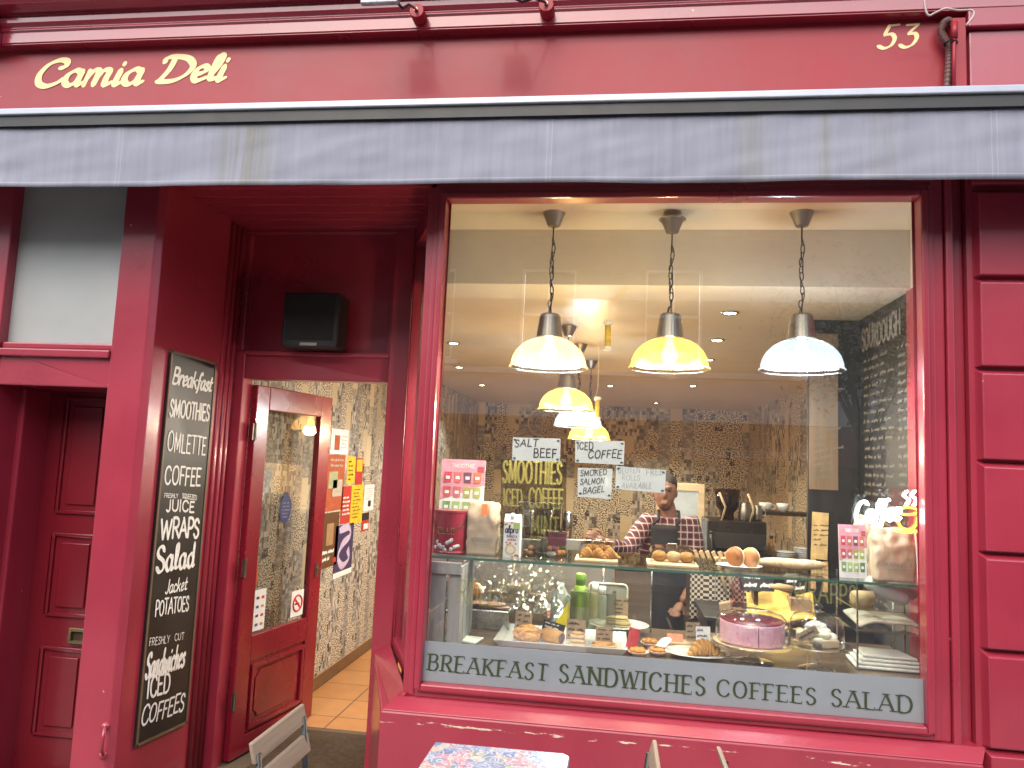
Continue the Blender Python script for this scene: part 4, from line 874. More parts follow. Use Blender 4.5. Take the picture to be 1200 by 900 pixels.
# drinks carton
cx = P(600,650,.30).x; CT = thing('drink_carton', 'white almond drink carton with orange and brown pictures on the glass shelf', 'carton', (cx,.30,SZ))
MB().box(cx-.036,cx+.036,.265,.335,SZ,SZ+.155).prism([(cx-.036,.265,SZ+.155),(cx+.036,.265,SZ+.155),(cx+.036,.335,SZ+.155),(cx-.036,.335,SZ+.155)], (0,0,.001)).prism([(cx-.036,.265,SZ+.156),(cx-.036,.335,SZ+.156),(cx-.036,.302,SZ+.185),(cx-.036,.298,SZ+.185)], (.072,0,0)).build('box', PAPERW, CT, bevel=.003)
MB().tube([(cx,.282,SZ+.168),(cx,.268,SZ+.186)], .011, 14).build('cap', PAPERW, CT, smooth=True)
cf = .265
lettering(CT, [('alpro', V((cx-.03,cf,SZ+.108)), V((.058,0,0)), V((0,0,.028)), dict(thick=.17, track=.03))], NV)
lettering(CT, [('BARISTA', V((cx-.022,cf,SZ+.088)), V((.046,0,0)), V((0,0,.009)), dict(thick=.2, track=.12))], NV)
lettering(CT, [('ALMOND', V((cx-.018,cf,SZ+.074)), V((.038,0,0)), V((0,0,.008)), dict(thick=.2, track=.12))], RB)
MB().prism([(cx+.024*math.cos(t)-.004, cf-.0005, SZ+.036+.024*math.sin(t)) for t in [k*math.pi/12 for k in range(24)]], (0,-.0008,0)).build('cup_picture', flat('latte', (.66,.48,.30)), CT)
MB().prism([(cx+.015*math.cos(t)-.004, cf-.0014, SZ+.036+.015*math.sin(t)) for t in [k*math.pi/12 for k in range(24)]], (0,-.0005,0)).build('cup_picture', CREAM, CT)
am_ = MB()
for k in range(16): am_.blob((cx+r_.uniform(-.032,.032), cf-.0006, SZ+r_.choice((r_.uniform(.006,.02),r_.uniform(.05,.066),r_.uniform(.138,.152)))), (.006,.0008,.004), .2, 3, k, 1)
am_.build('almond_picture', flat('almond', (.42,.18,.05)), CT)
MB().box(cx+.006,cx+.034,cf-.0006,cf,SZ+.12,SZ+.152).build('leaf_picture', flat('leafgreen', (.34,.46,.16)), CT)
# clear stacking tubs
def tub(x0, x1, y0, y1, z0, z1, name, label, cat='tub', mat=None, lid=None, wall=.003):
    t = thing(name, label, cat, ((x0+x1)/2,(y0+y1)/2,z0)); m = MB()
    m.box(x0,x1,y0,y0+wall,z0,z1).box(x0,x1,y1-wall,y1,z0,z1).box(x0,x0+wall,y0+wall,y1-wall,z0,z1).box(x1-wall,x1,y0+wall,y1-wall,z0,z1).box(x0+wall,x1-wall,y0+wall,y1-wall,z0,z0+wall)
    m.build('walls', mat or CGLASS, t)
    MB().box(x0-.003,x1+.003,y0-.003,y1+.003,z1,z1+.006).build('lid', lid or CGLASS, t, bevel=.002)
    return t
x0, x1 = P(607,650,.36).x, P(634,650,.36).x; tub(x0,x1,.33,.47,SZ,SZ+.075,'sweet_tub','lower clear tub of dark bottled sweets beside the drink carton')
x2 = P(664,650,.36).x; tub(x1+.006,x2,.33,.47,SZ,SZ+.115,'snack_tub','clear tub of colourful wrapped snacks with a purple card')
tub(x0+.0,x2-.03,.33,.46,SZ+.128,SZ+.235,'biscuit_tub','empty upper clear tub stacked above the snack tubs')
def pile(x0, x1, y0, y1, z0, n, label, cat, cs, seed, sz=.018, name='snack'):
    r = random.Random(seed)
    for k in range(n):
        c = r.choice(cs); o = MB().blob((0,0,0), (sz*r.uniform(.9,1.4),sz*r.uniform(.7,1),sz*.8), .15, 2, seed+k, 2).build(name, c, None, smooth=True)
        o.location = (r.uniform(x0+sz*1.3,x1-sz*1.3), r.uniform(y0+sz,y1-sz), z0+sz*.8+(k//6)*sz*1.4); o.rotation_euler = (0,0,r.uniform(0,3)); tag(o, label, cat, label)
pile(x0,x1,.335,.465,SZ+.004,10,'small dark wrapped sweet heaped in the lower clear tub','sweet',[flat('choc',(.05,.02,.012)),flat('caramel',(.35,.16,.05))],21,.013,'sweet')
pile(x1+.006,x2,.335,.465,SZ+.004,14,'colourful wrapped snack heaped in the tub with the purple card','snack',[flat('snack_g',(.12,.18,.04)),flat('snack_o',(.5,.2,.05)),flat('snack_w',(.55,.5,.45)),flat('snack_p',(.22,.05,.10))],22,.017)
tag(MB().box(x1+.03,x2-.004,.34,.342,SZ+.055,SZ+.112).build('purple_card', flat('print_plum', (.20,.045,.07)), bevel=.001), 'dull purple card standing in the snack tub', 'card')
# pane of old yellow lettering standing behind
mb = thing('lettered_panel', 'clear plastic panel with faded yellow lettering reading smoothies and iced coffee', 'sign', P(616,600,.52))
ya = .55; c0, c1, c2, c3 = P(586,668,ya), P(662,672,ya), P(664,538,ya), P(587,538,ya); c0.z = c1.z = SZ
MB().prism([c0,c1,c2,c3], (0,.004,0)).build('panel', glass('smoky_panel', (.62,.60,.55), 1.5), mb)
def yl(t, L, R_, T): return txt_px(t, GP(ya-.002), L, R_, T, thick=.11, track=.13)
lettering(mb, [yl('SMOOTHIES',(589,565),(658,567),(590,540)), yl('ICED',(590,592),(612,593),(590,573)), yl('COFFEE',(620,594),(660,596),(620,572)), yl('MINT',(622,624),(655,627),(622,604))], YGOLD)
# croissant boxes
def pastry_box(x0, x1, y0, y1, label):
    t = thing('pastry_box', label, 'pastry box', ((x0+x1)/2,(y0+y1)/2,SZ), 'covered pastry boxes'); h = .076
    MB().box(x0-.014,x1+.014,y0-.03,y1+.01,SZ,SZ+.014).build('board', PALEW, t, bevel=.004)
    m = MB(); e = .022
    prof = [(x0,SZ+.0145),(x0,SZ+h-e),(x0+e*.3,SZ+h-e*.3),(x0+e,SZ+h),(x1-e,SZ+h),(x1-e*.3,SZ+h-e*.3),(x1,SZ+h-e),(x1,SZ+.0145)]
    for p, q in zip(prof, prof[1:]): m.face([(p[0],y0,p[1]),(q[0],y0,q[1]),(q[0],y1,q[1]),(p[0],y1,p[1])])
    for y in (y0,y1): m.face([(a,y,b_) for a, b_ in prof])
    m.build('cover', CGLASS, t, solid=.0025)
    MB().tube([((x0+x1)/2-.02,(y0+y1)/2,SZ+h+.002),((x0+x1)/2-.02,(y0+y1)/2,SZ+h+.014),((x0+x1)/2+.02,(y0+y1)/2,SZ+h+.014),((x0+x1)/2+.02,(y0+y1)/2,SZ+h+.002)], .003, 6).build('handle', STEEL, t, smooth=True)
def croissant(c, L=.075, rad=.026, yaw=0., label='', group=None, mat=None, name='croissant', seed=1):
    """seven overlapping rolled folds along a bow"""
    m = MB(); r = random.Random(seed)
    for i in range(-4, 5):
        q = i/4; k = (1-abs(q)**1.6*.72); p = V((q*L, -L*.42*q*q, rad*k*.92)); rot = Matrix.Rotation(-q*.75+.12, 3, 'Z')
        m.blob(p, (L*.20, rad*1.15*k, rad*k*(1+.06*(i % 2))), .10, 2.5, seed+i, 3, rot)
    o = m.build(name, mat or CRUST, None, smooth=True, double=False); o.location = c; o.rotation_euler = (0,0,yaw); return tag(o, label, 'pastry', group)
bxa, bxb = P(678,655,.34).x, P(720,655,.34).x; pastry_box(bxa,bxb,.30,.44,'clear covered box of croissants on a pale board, left of the shopkeeper')
for i, (a, yw) in enumerate(((.035,.5),(.085,-.4),(.135,.6),(.06,.2),(.11,.1))): croissant((bxa+a, .335+.05*(i > 2), SZ+.014+.02*(i > 2)),   .036, .023, yw, 'golden croissant inside the left covered box', 'croissants in the left covered box')
bxa, bxb = P(762,660,.34).x, P(813,664,.34).x; pastry_box(bxa,bxb,.30,.44,'clear covered box of buns on a pale board, in front of the shopkeeper')
for i, a in enumerate((.04,.10,.155)):
    o = MB().blob((0,0,.022), (.032,.03,.024), .12, 2.5, i, 3).build('bun', (CRUST, PALEC, MEAT)[i % 2], None, smooth=True); o.location = (bxa+a,.36,SZ+.014); tag(o, ('brown glazed bun inside the right covered box, leftmost','pale bun inside the right covered box, between two others','brown glazed bun inside the right covered box, rightmost')[i], 'bun', 'buns in the right covered box')
# doughnuts on an oval plate, baguette, card
def plate(c, r, label, name='plate', mat=None, sx=1., sy=1., group=None, rise=.018):
    o = MB().lathe([(.001,.004),(r*.62,.004),(r*.72,.007),(r*.97,rise),(r,rise+.001),(r*.99,rise+.004),(r*.70,.012),(r*.6,.009),(.001,.009)], (0,0,0), 48, sx=sx, sy=sy).build(name, mat or WHITE, None, smooth=True); o.location = c; return tag(o, label, 'plate', group)
pc = P(866,664,.34); plate((pc.x,.34,SZ), .092, 'small white oval plate holding two doughnuts on the glass shelf', sx=1.05, sy=.8)
for i, px_ in enumerate((861,879)):
    x = P(px_,655,.34).x; t = thing('doughnut', ('brown sugared doughnut standing on its edge, the left one on the plate','paler doughnut standing on its edge, the right one on the plate')[i], 'doughnut', (x,.34,SZ+.01), 'doughnuts on the oval plate')
    rz = Matrix.Rotation(math.radians(42), 3, 'Z'); nd_ = rz @ V((1,0,0))
    MB().blob((x,.34,SZ+.053), (.029,.042,.042), .05, 2, i, 4, rz).build('dough', (SUGAR, crust('pale_doughnut', (.40,.17,.06), (.50,.27,.13), (.30,.12,.04), 20.))[i], t, smooth=True)
    MB().ring(V((x,.34,SZ+.053))+nd_*.010, .0372, .0052, nd_, 30, 8).build('seam', DOUGH, t, smooth=True)
bl = [P(885,657,.42),P(905,658,.42),P(930,660,.42),P(952,664,.42),P(970,667,.42)]
for q in bl: q.z = SZ+.028+.004*math.sin(q.x*30)
tag(MB().tube([tuple(q) for q in bl], [.016,.024,.026,.023,.012], 12, squash=(0,0,1)).build('baguette', crust('floured_crust', (.46,.31,.17), (.66,.52,.36), (.36,.20,.08), 34.), None, smooth=True, sub=1), 'pale baguette lying on the glass shelf behind the doughnuts', 'baguette')
# ------------------------------------------------------------------ neon coffee sign
NS = thing('neon_sign', 'glowing white and orange neon coffee cup sign in the right window corner', 'neon sign', P(1040,620,.20))
yn = .16; NW, NO = emit('neon_white', (.95,1,1), 9, 'FRONT'), emit('neon_orange', (1,.42,.03), 5, 'FRONT')
Lp, Rp, Tp = P(1002,613,yn), P(1056,610,yn), P(1006,588,yn)
st, w = strokes_of('Coffee', -.02); u_ = (Rp-Lp)/w; v_ = Tp-Lp; nb = MB()
for kd, pts in st: nb.tube([Lp+u_*a+v_*(b_*1.0) for a, b_ in pts], .0042, 8)
nb.build('coffee_lettering', NW, NS, smooth=True)
cu = MB(); cpt = lambda x, y: P(x, y, yn+.004)
el = [cpt(1064+12*math.cos(t), 599+4.2*math.sin(t)) for t in [k*math.pi/12 for k in range(25)]]; cu.tube(el, .0042, 8, cap=False)
cu.tube([V(q) for q in smooth([tuple(cpt(x,y)) for x, y in ((1052,601),(1053,612),(1058,619),(1067,620),(1074,614),(1076,601))], 5)], .0042, 8).tube([cpt(1050,622),cpt(1064,624),cpt(1080,622)], .0045, 8)
cu.build('cup_outline', NO, NS, smooth=True)
sm_ = MB()
for dx in (0, 9): sm_.tube([V(q) for q in smooth([tuple(cpt(x+dx,y)) for x, y in ((1062,593),(1066,586),(1060,581),(1064,575))], 6)], .004, 8)
sm_.build('steam', NW, NS, smooth=True)
MB().prism([P(998,625,yn+.012),P(1082,627,yn+.012),P(1082,570,yn+.012),P(998,575,yn+.012)], (0,.004,0)).build('backing', CGLASS, NS)
MB().tube([P(1072,620,.17),P(1075,650,.12),P(1077,690,.10),P(1079,760,.10)], .0035, 6).tube([P(1076,622,.2),P(1080,680,.11),P(1081,790,.09)], .003, 6).build('cable', PAPER, NS, smooth=True)
# ------------------------------------------------------------------ notices taped to the inside of the glass
def notice(q, lines, label, mat=PAPER, ink=INK, th=.13, pins=((.05,.1),(.95,.1),(.05,.9),(.95,.9))):
    yy = .062; c = [P(x, y, yy) for x, y in q]; t = tag(MB().prism(c, (0,.0012,0)).build('paper_sign', mat), label, 'sign', 'handwritten signs taped to the window glass')
    lettering(t, [txt_px(s_, GP(yy-.0004), L, R_, T, thick=th, track=.16, jit=.05, slant=.05) for s_, L, R_, T in lines], ink)
    pb = MB()
    for a, b_ in pins:
        p = lerp(lerp(c[0],c[1],a), lerp(c[3],c[2],a), b_); pb.blob(p+V((0,-.002,0)), (.007,.002,.005), .3, 2, int(a*9), 1)
    pb.build('tape_tab', pm('grey_tack', (.10,.12,.16), .6), t); return t
notice([(600,539.5),(656,541),(657,514),(601,512.5)], [('SALT',(603,523.5),(630,523),(604,515)),('BEEF',(625,536),(652,536),(625,526))], 'white handwritten paper sign reading salt beef')
notice([(674,542),(731,545),(732,517),(674,516)], [('ICED',(676.5,526.5),(695,527),(676.5,518)),('COFFEE',(689,537),(728,536.5),(690,528))], 'white handwritten paper sign reading iced coffee')
notice([(677,582),(716,585),(718,549.5),(677,548)], [('SMOKED',(680,558),(711,556),(680.3,551.5)),('SALMON',(680,568),(708,566),(680.5,561.5)),('BAGEL',(683,578.5),(708,576.5),(683.5,571.5))], 'white handwritten paper sign reading smoked salmon bagel', th=.12, pins=((.08,.12),(.94,.12),(.5,.94)))
notice([(721,573),(779,578),(780.5,551),(722,546)], [('GLUTEN',(724,555),(750,554),(724,548)),('FREE',(757,557),(777,556),(757,550)),('ROLLS',(729,563),(750,563),(729,557)),('AVAILABLE',(728,572.5),(763,572),(729,566))], 'white paper sign with faint grey handwriting reading gluten free rolls', PAPER, INKG, .06)
# ------------------------------------------------------------------ food on the display counter
TRAY = thing('serving_tray', 'long white serving tray of pastries along the front of the display', 'tray', (-.2,.36,DZ))
MB().box(-.455,.062,.225,.515,DZ,DZ+.006).build('base', WHITE, TRAY, bevel=.002)
rm = MB()
for a, b_ in (((-.455,.225),(.062,.225)),((.062,.225),(.062,.515)),((.062,.515),(-.455,.515)),((-.455,.515),(-.455,.225))):
    d = (V((*b_,0))-V((*a,0))).normalized(); o_ = V((d.y,-d.x,0))*.02; A, Bq = V((*a,DZ)), V((*b_,DZ))
    rm.prism([A, Bq, Bq+o_+d*.02+V((0,0,.026)), A+o_-d*.02+V((0,0,.026))], (0,0,.004))
rm.build('rim', WHITE, TRAY, smooth=False, bevel=.001)
TZ = DZ+.006
x = P(618,750,.32).x; o = MB().blob((0,0,.030), (.062,.048,.038), .22, 3.4, 4, 5).build('pasty', CRUST, None, smooth=True); o.location = (x,.32,TZ); tag(o, 'domed golden flaky pasty at the left end of the white tray', 'pastry')
x = P(647,752,.31).x; SR = thing('sausage_roll', 'glazed sausage roll with dark meat showing at its cut end', 'pastry', (x,.31,TZ))
MB().tube([(x-.048,.352,TZ+.026),(x-.025,.338,TZ+.030),(x+.012,.315,TZ+.029),(x+.040,.298,TZ+.027)], [.022,.030,.030,.026], 16, squash=(0,0,1)).build('pastry_crust', crust('glazed_crust', (.30,.12,.015), (.50,.27,.05), (.15,.05,.01), 20.), SR, smooth=True)
MB().tube([(x+.038,.2993,TZ+.027),(x+.0425,.2965,TZ+.0268)], .021, 14).build('meat_end', MEAT, SR)
def slab(x, y, w, d, h, name, label, mat, top=None, rz=0., cat='pastry'):
    t = thing(name, label, cat, (x,y,TZ)); r = random.Random(int(x*999)); m = MB(); n = 3
    for k in range(n):
        z = TZ+h*k/n; e = r.uniform(-.004,.004); m.box(x-w/2+e,x+w/2+e,y-d/2,y+d/2,z,z+h/n*.86)
    m.build('layers', mat, t, bevel=.004)
    if top: MB().blob((x,y,TZ+h), (w*.47,d*.47,.007), .25, 5, 3, 3).build('topping', top, t, smooth=True)
    return t
x = P(677,752,.31).x; slab(x,.31,.062,.05,.05,'vegetable_slice','square layered savoury slice behind a kraft price card',PALEC,CRUST)
x = P(707,757,.30).x; slab(x,.30,.105,.07,.018,'flatbread_slice','flat baked slice with red topping at the right end of the tray',PALEC,crust('tomato_crust',(.46,.16,.05),(.60,.36,.16),(.25,.07,.02),60.))
def card(px, py, w, h, Y, mat, ink, label, rows=3, tilt=0., zb=None, seed=1, yaw=0., heading=False):
    """price card on a pick, w,h in metres, centred on a photo pixel at depth Y"""
    w *= 1.15; h *= 1.12; c = P(px, py, Y); t = thing('price_card', label, 'price card', (c.x,c.y,c.z-h/2), 'small price cards in the food display')
    u = V((math.cos(tilt),math.sin(yaw),math.sin(tilt))); v = V((-math.sin(tilt),.12,math.cos(tilt))); nf = u.cross(v).normalized()
    MB().obox(c, u*(w/2), v*(h/2), nf*.0008).build('card', mat, t)
    scribble(t, c-u*(w*.44)+v*(h*.46)+nf*.001, u*(w*.9), -v*(h*.9), rows, ink, nf, 'writing', .9, seed, .13)
    bz = (zb if zb is not None else TZ); MB().tube([c-v*(h*.3)-nf*.002, V((c.x-.0, c.y+.01, bz))], .0015, 5).build('pick', PALEW, t)
    return t
card(613,731,.064,.092,.36,KRAFT,INK,'kraft price card tilted above the pasty',4,-.10,seed=2)
card(648,738,.085,.058,.38,BOARD,CHALK,'small black price card with white writing above the sausage roll',4,-.22,seed=3)
card(675,738,.072,.076,.37,KRAFT,INK,'kraft price card standing behind the layered slice',3,-.02,seed=4)
card(708,746,.064,.072,.35,KRAFT,INK,'kraft price card standing behind the flat baked slice',4,.0,seed=5)
card(727,711,.064,.072,.68,KRAFT,INK,'kraft price card standing on the pancake stack',4,.0,zb=.93,seed=6)
card(741,752,.040,.098,.27,flat('card_red',(.45,.03,.05)),RB,'tall bright red card leaning among the tarts',2,-.2,zb=DZ,seed=7)
card(812,740,.054,.068,.46,KRAFT,INK,'kraft price card behind the white one by the croissant',3,.03,zb=DZ,seed=8)
card(824,745,.052,.066,.34,PAPERW,NV,'white price card with blue handwriting on the croissant plate',3,.04,zb=DZ+.01,seed=9)
# plates with pancakes
c = PZ(720,737,DZ); plate((c.x-.055,c.y-.06,DZ), .150, 'large white plate at the bottom of the pair under the pancakes', sx=1.05, sy=.9, rise=.022)
plate((c.x+.02,c.y-.06,DZ+.018), .135, 'white plate carrying a folded stack of pancakes', sx=1.05, sy=.9)
pk = MB()
for k in range(7):
    r = random.Random(k+60); ox, oy = r.uniform(-.006,.006), r.uniform(-.004,.004); n_ = 18; z = DZ+.034+k*.0062
    top = [pk.b.verts.new((c.x+.015+ox+(.064-.002*k)*math.cos(t), c.y-.085+oy+.062*math.sin(t), z+.004*math.sin(t*2+k))) for t in [math.pi*q/n_ for q in range(n_+1)]]
    bot = [pk.b.verts.new(v_.co-V((0,0,.0055))) for v_ in top]; pk.b.faces.new(top); pk.b.faces.new(bot[::-1])
    for q in range(n_+1): pk.b.faces.new((bot[q], bot[(q+1) % (n_+1)], top[(q+1) % (n_+1)], top[q]))
tag(pk.build('pancake_stack', CREPE, bevel=.002), 'folded stack of thin pancakes on the white plate', 'pancakes')
# tarts in paper cases
for i, (px_, py_) in enumerate(((748,764),(771,763),(762,753))):
    q = PZ(px_, py_+5, DZ); t = thing('tart', ('small fruit tart in a paper case next to the red card','small fruit tart in a white paper case, nearest the croissant plate','small fruit tart at the back of the three in paper cases')[i], 'tart', q, 'small tarts in paper cases')
    MB().lathe([(.026,.001),(.038+.002*i,.014),(.044,.02),(.042,.021),(.036,.012),(.001,.010)], q, 26).build('paper_case', pm('tart_case', (.62,.44,.38), .7), t, smooth=True)
    m = MB()
    for k in range(7): m.blob(q+V((.024*math.cos(k*.9)*(k>0),.024*math.sin(k*.9)*(k>0),.024)), (.015,.013,.009), .2, 3, k+i, 2)
    m.build('filling', crust('tart_fruit', (.50,.15,.02), (.62,.30,.06), (.16,.03,.01), 70.), t, smooth=True)
q = P(775,757,.30); tag(MB().grid(lambda u,v: V((q.x-.05+.08*u+.01*math.sin(v*5), .27+.05*v, DZ+.012+.045*u+.012*math.sin(u*6+v*3))), 10, 6).build('waxed_paper', PAPER, None, smooth=True, solid=.0008), 'crumpled waxed paper between the tarts', 'paper')
# croissant on an oval plate, wrapped sandwich
q = PZ(817,771,DZ); plate((q.x,q.y+.02,DZ), .118, 'white oval plate with one large croissant', sx=1.15, sy=.85)
croissant((q.x+.028,q.y+.015,DZ+.014), .068, .033, .25, 'large golden croissant on the white oval plate')
q = P(797,750,.44); SW_ = thing('sandwich_pack', 'flat wrapped sandwich with a red and white label', 'sandwich', (q.x,.44,DZ))
MB().box(q.x-.055,q.x+.065,.40,.48,DZ,DZ+.028).build('sandwich', PALEC, SW_, bevel=.006)
MB().prism([(q.x-.058,.40,DZ+.02),(q.x+.01,.40,DZ+.02),(q.x+.01,.445,DZ+.055),(q.x-.058,.445,DZ+.055)], (0,.001,.001)).build('wrapper', flat('wrap_red',(.60,.16,.08)), SW_)
# cake stands
def cake_stand(cx, cy, r, zp, label, cat='cake stand'):
    t = thing('cake_stand', label, cat, (cx,cy,DZ)); h = zp-DZ
    MB().lathe([(r*.55,0),(r*.53,.006),(r*.28,.016),(.014,.024),(.010,h*.5),(.016,h*.62),(.012,h*.8),(.03,h-.006),(r,h-.004),(r*1.02,h+.004),(r*.98,h+.004),(.001,h+.002)], (cx,cy,DZ), 48).build('stand', glass('pressed_glass', (.93,.94,.93), 2.6, .03, 0., 1.), t, smooth=True)
    return t
q = PZ(882,776,DZ); cxp, cyp = q.x-.004, .275; zp = P(880,753,cyp).z
ck_ = cake_stand(cxp, cyp, .160, zp, 'glass cake stand with a low domed cover over a pink cake')
MB().lathe([(.156,zp-DZ+.0045),(.001,zp-DZ+.0046)], (cxp,cyp,DZ), 48).build('cake_board', PALEW, ck_)
def dome(t, cx, cy, z, r, h, flat_=.55, name='cover'):
    pr = [(r,0),(r*1.0,h*.45),(r*.95,h*.72),(r*.82,h*.90),(r*flat_,h*.985),(.02,h),(.014,h+.012),(.024,h+.022),(.020,h+.032),(.001,h+.034)]
    MB().lathe(pr, (cx,cy,z), 48).build(name, CGLASS, t, smooth=True)
dome(ck_, cxp, cyp, zp+.005, .146, .125)
PC = thing('pink_cake', 'round pink sponge cake with a dark berry top, slices cut', 'cake', (cxp,cyp,zp+.005)); m = MB()
def cake(m, z0, z1, a0, a1, r=.128):
    pts = [(cxp,cyp,z0)]+[(cxp+r*math.cos(a0+(a1-a0)*k/30)*(1+.012*noise.noise(V((k*.7,z0*9,1)))), cyp+r*math.sin(a0+(a1-a0)*k/30), z0) for k in range(31)]
    m.prism(pts, (0,0,z1-z0))
cake(m, zp+.006, zp+.088, -1.535, 4.72); m.build('sponge', PINK, PC, bevel=.004)
m = MB(); cake(m, zp+.0885, zp+.096, -1.53, 4.715, .125); m.build('berry_top', JELLY, PC, bevel=.003)
cx2, cy2 = PZ(960,788,DZ).x, .235; zp2 = P(960,756,cy2).z
c2 = cake_stand(cx2, cy2, .128, zp2, 'taller glass cake stand with a rounded cover over a cream cake'); dome(c2, cx2, cy2, zp2+.005, .105, .125, .4)
CC = thing('cream_cake', 'whipped cream cake in pieces under the rounded glass cover', 'cake', (cx2,cy2,zp2+.005)); m = MB(); r = random.Random(4)
for k in range(26):
    a = r.uniform(0,6.3); d = r.uniform(0,.062); z = r.uniform(.012,.085-d*.6); m.blob((cx2+d*math.cos(a),cy2+d*math.sin(a),zp2+z), (.024,.022,.014), .3, 3, k, 2, Matrix.Rotation(r.uniform(-.6,.6),3,'X'))
m.build('cream', CREAM, CC, smooth=True)
MB().prism([(cx2+.0,cy2-.085,zp2+.006),(cx2+.075,cy2-.05,zp2+.006),(cx2+.03,cy2-.02,zp2+.006)], (0,0,.028)).build('cut_slice', DOUGH, CC, bevel=.003)
card(946,743,.075,.03,.16,KRAFT,INK,'narrow kraft card lying against the cream cake cover',1,.55,zb=DZ,seed=14)
# yellow paper, black boards and the rest of the back of the display
RC = thing('rear_counter', 'dark service counter behind the food display on the right', 'counter', (.95,1.2,0))
MB().box(.50,1.30,1.0,1.45,0,.86).build('cabinet', DARKW, RC); MB().box(.48,1.31,.97,1.47,.86,.885).build('worktop', BLACK, RC, bevel=.004)
q = P(915,715,.98); yw = pm('yellow_paper', (.74,.50,.10), .6)
tag(MB().grid(lambda u,v: V((.68+.33*u+.03*v, .93+.20*v, .905+.10*v+.012*math.sin(u*9+v*4)+.03*max(0,u-.6)*v)), 16, 8).build('yellow_paper', yw, None, smooth=True, solid=.001), 'sheet of bright yellow paper sloping behind the cakes', 'paper')
tag(MB().grid(lambda u,v: V((.78+.22*u, .86+.08*v, DZ+.004+.028*math.sin(u*3.1)*(1-v*.3)+.006*math.sin(u*20))), 18, 4).build('yellow_napkin', yw, None, smooth=True, solid=.002), 'folded yellow napkin below the sloping yellow paper', 'napkin')
for i, (x, y, w, h, lean, lb_) in enumerate(((.74,1.02,.17,.15,.35,'small tilted blackboard menu with white writing, left one behind the cakes'),(.93,1.05,.10,.12,.3,'small tilted blackboard menu with white writing, right one behind the cakes'))):
    t = thing('small_menu_board', lb_, 'menu board', (x,y,1.02), 'small blackboards behind the cakes'); u = V((1,.15,0))*(w/2); v = V((0,math.sin(lean),math.cos(lean)))*(h/2); c = V((x,y,1.02+h/2)); nf = u.cross(v).normalized()
    MB().obox(c, u, v, nf*.004).build('board', BOARD, t); scribble(t, c-u*.9+v*.8+nf*.005, u*1.8, -v*1.7, 3, CHALK, nf, 'writing', .8, i+30, .2)
    MB().box(x-.01,x+.01,y,y+.08,.885,1.03).build('stand', DARKW, t)
tag(MB().tube([(.79,.93,1.06),(.83,.93,1.062),(.90,.94,1.055)], [.008,.017,.014], 10).build('bread_stick', PALEC, None, smooth=True), 'short pale bread stick lying by the small blackboards', 'bread stick')
tag(MB().box(.90,1.0,.98,1.08,.885,1.0).build('card_box', KRAFT, bevel=.004), 'brown card box behind the yellow paper', 'box')
BK = thing('gingham_basket', 'basket lined with black and white gingham cloth at the right of the shopkeeper', 'basket', (.66,1.6,.86))
MB().box(.45,.93,1.5,1.75,0,.80).box(.46,.92,1.5,1.74,.80,1.02).build('basket', DARKW, BK, bevel=.01)
MB().grid(lambda u,v: V((.46+.34*u, 1.488+.006*math.sin(u*14), 1.10-.33*v+.01*math.sin(u*11))), 14, 8).build('lining', gingham(), BK, solid=.003)
sl_ = MB()
for k in range(9): sl_.obox((.50+k*.035,1.56,1.12), (.010,0,.006), (0,.012,0), (-.012,0,.03))
sl_.build('bread_rusk', PALEC, BK, bevel=.003)
for i, (a, b_) in enumerate((((.66,1.46,.93),(.60,1.47,1.13)),((.70,1.46,.93),(.64,1.47,1.13)))): tag(MB().tube([a,b_], [.007,.013], 8).build('wooden_spoon', PALEW, None, smooth=True), ('left wooden spoon standing in front of the gingham cloth','right wooden spoon standing in front of the gingham cloth')[i], 'spoon', 'wooden spoons by the gingham')
jg = MB().lathe([(.03,0),(.034,.06),(.034,.16),(.014,.19),(.014,.215),(.018,.22),(.001,.222)], (.64,.98,.885), 20); tag(jg.build('sauce_bottle', glass('pink_bottle',(.85,.62,.62),1.5), None, smooth=True), 'pale bottle with a pinkish top left of the pink cake', 'bottle')
tag(MB().prism([(.56,.98,.885),(.61,.97,.885),(.62,.97,.97),(.55,.98,.95)], (.01,.06,0)).build('paper_carton', KRAFT, bevel=.003), 'small folded brown carton left of the pink cake', 'carton')
# right hand acrylic shelves
AS = thing('acrylic_shelves', 'clear acrylic shelf stand with wrapped bread in the right corner of the window', 'shelves', (1.11,.42,DZ))
xa, xb = P(1004,740,.27).x, 1.285; zm = P(1040,742,.27).z; zt_ = P(1040,716,.27).z
MB().box(xa,xb,.27,.56,zm-.005,zm).build('middle_shelf', CGLASS, AS); MB().box(xa,xb,.27,.56,zt_-.005,zt_).build('top_shelf', CGLASS, AS)
for x, y in ((xa+.004,.275),(xb-.004,.275),(xa+.004,.555),(xb-.004,.555)): MB().box(x-.003,x+.003,y-.003,y+.003,DZ,zt_+.12).build('upright', STEEL, AS)
def roll(a, b_, rad, label, mat, name='wrapped_roll', cat='wrapped bread'): return tag(MB().tube([a, lerp(V(a),V(b_),.06), lerp(V(a),V(b_),.5), lerp(V(a),V(b_),.94), b_], [rad*.7,rad,rad*1.04,rad,rad*.7], 14).build(name, mat, None, smooth=True), label, cat)
zr_ = zt_
PW = pm('white_wrap', (.66,.66,.64), .5, bump=.5, bs=40)
roll((xa+.05,.31,zr_+.11),(xa+.21,.33,zr_+.035), .028, 'white paper wrapped roll sloping on the top acrylic shelf', PW)
roll((xa+.17,.40,zr_+.10),(xa+.28,.42,zr_+.05), .030, 'brown roll lying behind the white wrapped one on the top shelf', BAGP)
roll((xa+.01,.36,zr_+.03),(xa+.10,.38,zr_+.03), .030, 'pale roll at the left end of the top acrylic shelf', PALEC)
